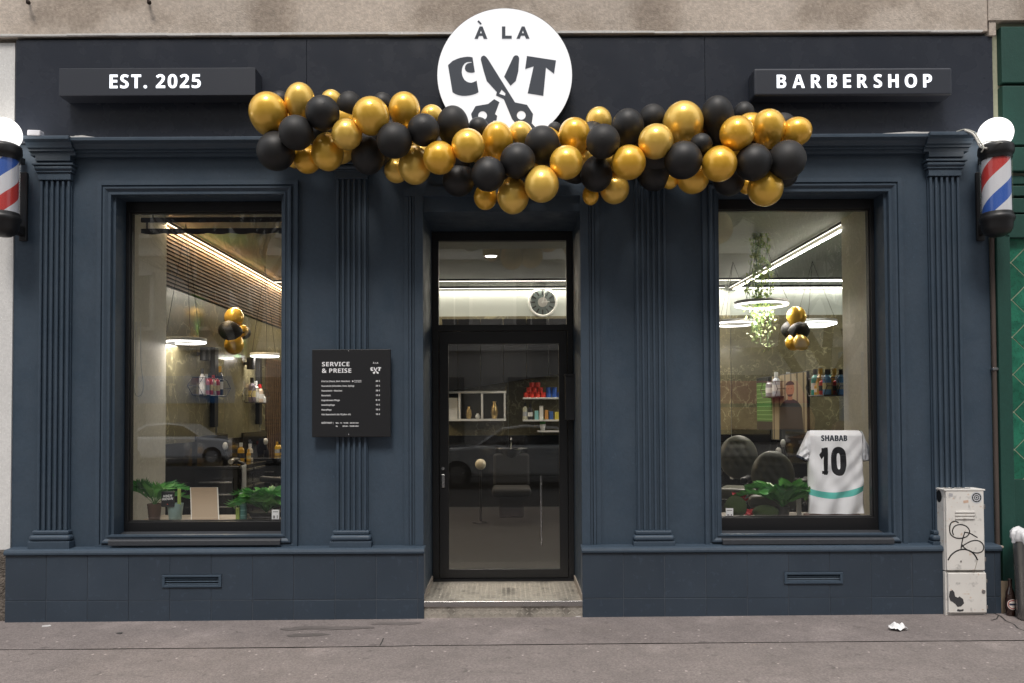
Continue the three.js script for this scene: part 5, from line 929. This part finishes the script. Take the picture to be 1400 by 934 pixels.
  rack('small black wire shelf with a grey bottle and a red one', RX0 + 0.012, [331, 551], [357, 551], [[0.12, 0.34, 0.05, C(0.14, 0.12, 0.16), 'purple grey bottle on the small wire shelf', capB], [0.42, 0.3, 0.045, C(0.45, 0.43, 0.36), 'pale grey bottle on the small wire shelf', capW], [0.75, 0.26, 0.05, C(0.5, 0.4, 0.3), 'tan bottle with red cap on the small wire shelf', S({ color: red, roughness: 0.4 })], [0.98, 0.12, 0.05, C(0.55, 0.56, 0.58), 'low white jar on the small wire shelf', capW]], 'bottles on the wire shelves');
  rack('black wire shelf with a teal bottle before the wall mirror', RX1 - 0.012, [1116, 541], [1146, 541], [[0.9, 0.3, 0.045, C(0.02, 0.3, 0.26), 'teal bottle on the wire shelf at the mirror', capB], [0.72, 0.16, 0.04, C(0.55, 0.33, 0.04), 'low amber bottle on the wire shelf at the mirror', gold], [0.5, 0.3, 0.045, C(0.5, 0.3, 0.05), 'tall golden bottle on the wire shelf at the mirror', gold], [0.28, 0.22, 0.055, red, 'red and white tub on the wire shelf at the mirror', capW], [0.08, 0.28, 0.045, C(0.08, 0.22, 0.4), 'blue bottle on the wire shelf at the mirror', capB]], 'bottles on the wire shelves', -1);
  rack('black wire shelf with a grey jar beside the poster', RX1 - 0.012, [1052, 543], [1076, 543], [[0.8, 0.26, 0.05, C(0.25, 0.25, 0.27), 'dark grey jar on the wire shelf beside the poster', capB], [0.2, 0.32, 0.05, C(0.4, 0.44, 0.5), 'pale blue bottle on the wire shelf beside the poster', capW]], 'bottles on the wire shelves', -1);
  // black wall lamps that throw light up, and the black mirror posts
  const sconce = (label, px, pa, pb) => { const a = PX(px, pa, RX0 + 0.05), b = PX(px, pb, RX0 + 0.05), t = thing('wall_lamp', label, 'wall lamp', [0, 0, 0], 'black wall lamps'); part('housing', lathe([[0.05, b.y], [0.055, b.y + 0.002], [0.055, a.y], [0.045, a.y], [0.045, b.y + 0.01]], 20).translate(RX0 + 0.09, 0, a.z), M.black, t); part('arm', rb(RX0 + 0.001, RX0 + 0.06, (a.y + b.y) / 2 - 0.02, (a.y + b.y) / 2 + 0.02, a.z - 0.02, a.z + 0.02, 0.004), M.black, t); part('light_source', cyl(0.04, 0.04, 0.01, 16).translate(RX0 + 0.09, a.y - 0.03, a.z), S({ color: C(0.5, 0.9, 0.4), emissive: C(0.35, 1, 0.3), emissiveIntensity: 3 }), t); const l = new THREE.SpotLight(0x8cff70, 0.5, 0, 0.55, 0.7); l.position.set(RX0 + 0.09, a.y - 0.02, a.z); l.target.position.set(RX0 + 0.05, 3.6, a.z); l.shadow.radius = 1.5; l.castShadow = true; l.name = 'wall_lamp_light'; t.add(l, l.target); };
  sconce('black tube wall lamp throwing green light up beside the hexagonal shelf', 275.5, 475, 493); sconce('black tube wall lamp throwing green light up beside the small shelf', 339, 489, 505);
  const post = (label, px, pa, pb) => { const a = PX(px, pa, RX0 + 0.02), b = PX(px, pb, RX0 + 0.02); solo('mirror_post', rb(RX0 + 0.001, RX0 + 0.06, Math.max(1.362, b.y), a.y, a.z - 0.06, a.z + 0.06, 0.006), M.black, label, 'mirror post', undefined, 'black mirror posts'); };
  post('flat black post on the marble wall behind the tall yellow capped bottle', 292, 475, 584); post('flat black post on the marble wall behind the low white jar', 353, 489, 580);
  const mir = (label, pa, pb, ta) => { const a = PX(pa, 500, RX0 + 0.01), b = PX(pb, 500, RX0 + 0.01); const t = thing('station_mirror', label, 'mirror', [0, 0, 0], 'mirrors over the work stations'); part('mirror_glass', rb(RX0 + 0.0015, RX0 + 0.012, 1.37, ta, Math.min(a.z, b.z), Math.max(a.z, b.z), 0.003), I.mirror, t); };
  mir('tall wall mirror over the work station between post and wall lamp', 296.5, 306, 2.3); mir('tall wall mirror over the far work station', 356, 366, 2.3);
  // upright battens at the end of the left wall
  const ub = thing('batten_screen', 'upright wooden battens at the far end of the marble wall', 'batten screen'); for (let i = 0; i < 9; i++) { const z = -5.45 - i * 0.1; part('batten', rb(RX0 + 0.001, RX0 + 0.03, RY0, 2.45, z - 0.03, z + 0.03, 0.004), I.wood, ub); }
  // barber chairs
  const chair = (label, x, y, z, turn) => {
    const t = thing('barber_chair', label, 'barber chair', [x, RY0, z], 'tufted barber chairs'); t.rotation.y = turn;
    const g = new THREE.SphereGeometry(1, 48, 32), p = g.attributes.position, bt = [[-0.45, 0.3], [0, 0.3], [0.45, 0.3], [-0.22, 0], [0.22, 0], [-0.6, 0], [0.6, 0], [-0.45, -0.3], [0, -0.3], [0.45, -0.3], [0, 0.62], [-0.3, 0.6], [0.3, 0.6]];
    for (let i = 0; i < p.count; i++) { const X = p.getX(i), Y = p.getY(i), Z = p.getZ(i); let k = 0; if (Math.abs(Z) > 0.1) for (const [a, b] of bt) k += Math.exp(-((X - a) ** 2 + (Y - b) ** 2) / 0.012); p.setZ(i, Z * (1 - 0.35 * Math.min(1, k))); }
    g.computeVertexNormals();
    const lea = S({ color: C(0.10, 0.105, 0.085), roughness: 0.38 });
    part('backrest', g.scale(0.225, 0.26, 0.11).translate(0, 1.0 + y, -0.24), lea, t);
    part('seat', rb(-0.27, 0.27, 0.46, 0.6, -0.24, 0.3, 0.06, 4), lea, t);
    for (const s of [-1, 1]) { part('armrest', rb(s * 0.31 - 0.04, s * 0.31 + 0.04, 0.72, 0.79, -0.22, 0.24, 0.03, 3), M.black, t); part('arm_support', rb(s * 0.31 - 0.015, s * 0.31 + 0.015, 0.5, 0.722, -0.05, 0.05, 0.01), M.chrome, t); }
    part('column', cyl(0.05, 0.06, 0.42, 20).translate(0, 0.25, 0), M.chrome, t); part('foot_plate', lathe([[0.001, 0.05], [0.1, 0.045], [0.3, 0.012], [0.31, 0.001], [0.001, 0.0]], 32), M.chrome, t);
    part('foot_rest', rb(-0.2, 0.2, 0.2, 0.23, 0.35, 0.55, 0.012), M.chrome, t);
  };
  const ca = P(1052, 648, -2.6), cb = P(1006, 628, -3.5);
  chair('tufted grey leather barber chair behind the broad leaved plant', ca.x, ca.y - 1.0 - RY0 + 0.02, -2.4, Math.PI * 0.86); chair('tufted grey leather barber chair further inside beyond the first', cb.x, cb.y - 1.0 - RY0 + 0.05, -3.25, Math.PI * 0.86);
  chair('tufted grey leather barber chair before the work station with the amber bottle', -2.5, -0.05, -3.0, -Math.PI * 0.7); chair('tufted grey leather barber chair before the work station with the yellow bottles', -2.45, -0.05, -4.7, -Math.PI * 0.62);
  // poster on the mirror wall
  const pp = PX(1034, 517, RX1 - 0.02), pq = PX(1104, 606, RX1 - 0.02), ptex = canvasTex(512, 512, (g) => {
    g.fillStyle = '#20241f'; g.fillRect(0, 0, 512, 512); g.fillStyle = '#3f6a2e'; g.fillRect(0, 40, 180, 330); g.fillStyle = '#7d9d62'; for (let i = 0; i < 9; i++) g.fillRect(0, 60 + i * 36, 180, 5); g.fillStyle = '#8f8266'; g.fillRect(180, 0, 332, 512); g.fillStyle = '#57503f'; for (let i = 0; i < 6; i++) g.fillRect(190 + i * 58, 0, 14, 512);
    g.fillStyle = '#151a1e'; g.beginPath(); g.moveTo(250, 512); g.lineTo(262, 250); g.quadraticCurveTo(300, 190, 372, 190); g.quadraticCurveTo(440, 200, 470, 262); g.lineTo(490, 512); g.fill();
    g.fillStyle = '#8a5c42'; g.fillRect(340, 150, 44, 50); g.beginPath(); g.ellipse(362, 118, 40, 54, 0, 0, 7); g.fill(); g.fillStyle = '#1b1410'; g.beginPath(); g.ellipse(362, 84, 42, 30, 0, Math.PI, 0); g.fill(); g.beginPath(); g.ellipse(362, 156, 26, 18, 0, 0, Math.PI); g.fill(); g.fillRect(342, 110, 10, 4); g.fillRect(372, 110, 10, 4);
  });
  const po = thing('wall_poster', 'poster of a man in a dark coat beside a green playing field', 'poster');
  part('board', rb(RX1 - 0.018, RX1 - 0.001, pq.y, pp.y, Math.min(pp.z, pq.z), Math.max(pp.z, pq.z), 0.003), M.black, po);
  part('print', new THREE.PlaneGeometry(Math.abs(pp.z - pq.z) - 0.02, pp.y - pq.y - 0.02).rotateY(-Math.PI / 2).translate(RX1 - 0.0187, (pp.y + pq.y) / 2, (pp.z + pq.z) / 2), S({ map: ptex, roughness: 0.95 }), po);
}
// ---------------------------------------------------------------- back of the shop, seen through the door
{
  const ZB = RZ + 0.021, q = (px, py, z = ZB) => P(px, py, z);
  const c0 = q(742, 413, ZB + 0.03), ck = thing('wall_clock', 'round wall clock with white rim on the white back wall', 'clock', [c0.x, c0.y, ZB]), cr = 18.5 * (6.4 - ZB) / F;
  part('rim', new THREE.TorusGeometry(cr, 0.022, 10, 56), S({ color: C(0.8, 0.82, 0.8), roughness: 0.4 }), ck); const face = part('face', cyl(cr, cr, 0.008, 48).rotateX(Math.PI / 2).translate(0, 0, 0.006), S({ color: C(0.10, 0.13, 0.125), roughness: 0.4 }), ck);
  for (let i = 0; i < 12; i++) part('hour_mark', rb(-0.012, 0.012, cr * 0.55, cr * 0.92, 0.01, 0.016, 0.003).rotateZ(i * Math.PI / 6), M.black, face);
  part('disc', cyl(cr * 0.36, cr * 0.36, 0.006, 32).rotateX(Math.PI / 2).translate(0, 0, 0.014), S({ color: C(0.4, 0.4, 0.38), roughness: 0.4 }), face);
  part('hand', rb(-0.008, 0.008, -0.02, cr * 0.8, 0.02, 0.024, 0.002).rotateZ(-0.25), I.whiteMetal, ck); part('hand', rb(-0.008, 0.008, -0.02, cr * 0.5, 0.025, 0.029, 0.002).rotateZ(-1.5), I.whiteMetal, ck);
  // black bulkhead of boards with a sloping lower edge
  const bh = thing('black_bulkhead', 'black boarded bulkhead with sloping lower edge on the back wall', 'bulkhead'), zf = ZB + 0.35;
  const pxs = [604, 626, 657, 688, 720, 750, 790], yT = q(690, 436, zf).y, low = (px) => q(px, 534 - (px - 619) * 0.155, zf).y;
  for (let i = 0; i + 1 < pxs.length; i++) { const xa = q(pxs[i], 500, zf).x + 0.004, xb = q(pxs[i + 1], 500, zf).x - 0.004; part('board', ext(shapeOf([[xa, low(pxs[i])], [xb, low(pxs[i + 1])], [xb, yT], [xa, yT]]), ZB + 0.001, zf, 0.003), I.blackGloss, bh); }
  // white open shelf
  const sx = thing('open_shelf', 'white framed open shelf on the marble back wall', 'shelf'), zs = ZB + 0.3, g = [], bar = (a, b, c, d) => { const u = q(a, c, zs), v = q(b, d, zs); return bx(u.x, v.x, v.y, u.y, ZB + 0.001, zs); };
  g.push(bar(606, 692, 535, 537.5), bar(606, 692, 573, 575.5));
  part('shelf_board', g[0], I.whiteMetal, sx); part('shelf_board', g[1], I.whiteMetal, sx);
  for (const p of [606.5, 628, 659, 690]) part('upright', bar(p - 1.3, p + 1.3, 537.6, 572.9), I.whiteMetal, sx);
  part('back_board', bx(q(606, 500, zs).x, q(692, 500, zs).x, q(650, 575, zs).y, q(650, 535, zs).y, ZB + 0.0008, ZB + 0.0009 + 0.004), S({ color: C(0.08, 0.075, 0.06), roughness: 0.6 }), sx);
  const yS = q(650, 573, zs).y;
  const put = (px, z = zs - 0.12) => [q(px, 560, z).x, yS + 0.0005, z];
  solo('white_box', rb(-0.07, 0.07, 0, 0.34, -0.06, 0.06, 0.006), I.whiteMetal, 'tall white box at the end of the open shelf', 'box', put(620));
  const vase = (label, px, h, r, m) => solo('vase', lathe([[0.001, 0.002], [r * 0.6, 0], [r, h * 0.35], [r * 0.8, h * 0.7], [r * 0.4, h * 0.85], [r * 0.55, h], [r * 0.4, h], [0.001, h * 0.4]], 24), m, label, 'vase', put(px));
  vase('tall brass vase in the middle compartment of the open shelf', 676, 0.28, 0.06, S({ color: C(0.55, 0.4, 0.18), metalness: 1, roughness: 0.3 })); vase('low brass vase in the first compartment of the open shelf', 641, 0.2, 0.05, S({ color: C(0.5, 0.36, 0.16), metalness: 1, roughness: 0.35 })); vase('small white vase beside the upright of the open shelf', 653, 0.09, 0.04, I.whiteMetal);
  // three shelf boards with tins and boxes
  const shelf = (label, pa, pb, py) => { const a = q(pa, py, zs), b = q(pb, py + 2, zs); solo('wall_shelf', rb(a.x, b.x, b.y, a.y, ZB + 0.001, zs, 0.003), I.whiteMetal, label, 'shelf', undefined, 'shelf boards on the back wall'); return a.y; };
  const y1 = shelf('shelf board carrying the red and blue tins', 715, 790, 543.5), y2 = shelf('shelf board carrying bottles and boxes', 715, 790, 574), y3 = shelf('small shelf board carrying a potted cactus', 735, 790, 589);
  const tinG = cyl(0.042, 0.042, 0.062, 20), lidG = cyl(0.044, 0.044, 0.016, 20), tinR = S({ color: C(0.55, 0.035, 0.02), roughness: 0.35 }), tinB = S({ color: C(0.02, 0.08, 0.34), roughness: 0.35 });
  const tin = (px, row, m, l, gname) => { const t = thing('pomade_tin', l, 'tin', [q(px, 540, zs - 0.1).x, y1 + 0.0005 + row * 0.08, zs - 0.1], gname); part('tin', tinG, m, t, [0, 0.031, 0]); part('lid', lidG, m, t, [0, 0.071, 0]); };
  for (let r = 0; r < 3; r++) for (let i = 0; i < 4 - r; i++) tin(719.5 + r * 3.9 + i * 7.8, r, tinR, ['red tin in the bottom row of the stacked pyramid', 'red tin in the middle row of the stacked pyramid', 'red tin in the top row of the stacked pyramid'][r], 'red tins in the pyramid');
  for (let r = 0; r < 2; r++) for (let i = 0; i < 3 - r; i++) tin(750 + i * 7.8, r, tinB, ['blue tin standing on the shelf beside the red tins', 'blue tin stacked on top of the other blue tins'][r], 'blue tins on the shelf');
  const X2 = (px) => q(px, 565, zs - 0.1).x;
  bottle(X2(718), y2 + 0.0005, zs - 0.1, 0.27, 0.04, C(0.45, 0.45, 0.35), 'pale bottle with black pump on the shelf under the red tins', M.black); bottle(X2(725), y2 + 0.0005, zs - 0.1, 0.25, 0.045, C(0.03, 0.03, 0.035), 'black bottle on the shelf under the red tins', M.black);
  const cart = (px, w, h, col, l) => solo('product_box', rb(-w / 2, w / 2, 0, h, -0.05, 0.05, 0.003), S({ color: col, roughness: 0.5 }), l, 'box', [X2(px), y2 + 0.0005, zs - 0.1]);
  cart(733.5, 0.06, 0.14, C(0.2, 0.45, 0.45), 'pale teal box on the shelf under the tins'); cart(740, 0.06, 0.22, C(0.62, 0.62, 0.58), 'tall white box on the shelf under the tins'); cart(747, 0.05, 0.15, C(0.45, 0.22, 0.06), 'orange brown box on the shelf under the tins'); cart(753.5, 0.06, 0.13, C(0.04, 0.1, 0.3), 'dark blue box on the shelf under the tins'); cart(761, 0.06, 0.12, C(0.5, 0.42, 0.06), 'yellow box on the shelf under the tins');
  const cx = q(742, 580, zs - 0.1).x, ca = thing('potted_cactus', 'small green cactus in a white pot on the back wall', 'potted plant', [cx, y3 + 0.0005, zs - 0.1]);
  part('pot', lathe([[0.001, 0.002], [0.035, 0], [0.05, 0.1], [0.044, 0.1], [0.001, 0.085]], 20), I.whiteMetal, ca);
  { const s = new THREE.SphereGeometry(1, 32, 20), p = s.attributes.position; for (let i = 0; i < p.count; i++) { const a = Math.atan2(p.getZ(i), p.getX(i)), k = 1 + 0.1 * Math.cos(a * 10); p.setX(i, p.getX(i) * k); p.setZ(i, p.getZ(i) * k); } s.computeVertexNormals(); part('cactus', s.scale(0.045, 0.06, 0.045).translate(0, 0.14, 0), leafM[1], ca); }
  // wash basins
  const wash = (label, x, z) => {
    const t = thing('wash_unit', label, 'wash unit', [x, RY0, z], 'hair wash units');
    part('basin', lathe([[0.001, 0.78], [0.1, 0.78], [0.2, 0.86], [0.24, 0.98], [0.25, 1.0], [0.22, 1.0], [0.19, 0.9], [0.1, 0.83], [0.001, 0.82]], 36), I.blackGloss, t);
    part('pedestal', rb(-0.18, 0.18, 0, 0.785, -0.2, 0.2, 0.03, 3), I.blackGloss, t);
    part('tap', tube([[0, 0.98, -0.2], [0, 1.12, -0.2], [0, 1.14, -0.12], [0, 1.1, -0.05]], 0.014, 16, 8), M.chrome, t);
    part('seat', rb(-0.27, 0.27, 0.36, 0.48, 0.22, 0.85, 0.05, 4), M.blackMatt, t); part('seat_back', rb(-0.26, 0.26, 0.42, 0.9, 0.2, 0.3, 0.045, 4).rotateX(-0.12), M.blackMatt, t);
  };
  const w1 = q(699, 628, -5.2); wash('black wash basin chair behind the glass door', w1.x, -5.3);
  const gp = q(657, 635, -4.6), gl = thing('cream_globe_stand', 'cream glass globe on a thin dark stand behind the door', 'globe stand', [gp.x, RY0, -4.6]);
  part('globe', new THREE.SphereGeometry(0.075, 28, 20).translate(0, gp.y - RY0, 0), S({ color: C(0.62, 0.55, 0.38), roughness: 0.35 }), gl); part('stand', cyl(0.012, 0.02, gp.y - RY0 - 0.07, 12).translate(0, (gp.y - RY0 - 0.07) / 2, 0), M.black, gl); part('base', lathe([[0.001, 0.02], [0.05, 0.018], [0.12, 0.004], [0.001, 0]], 24), M.black, gl);
}
renderer.render(scene, camera);
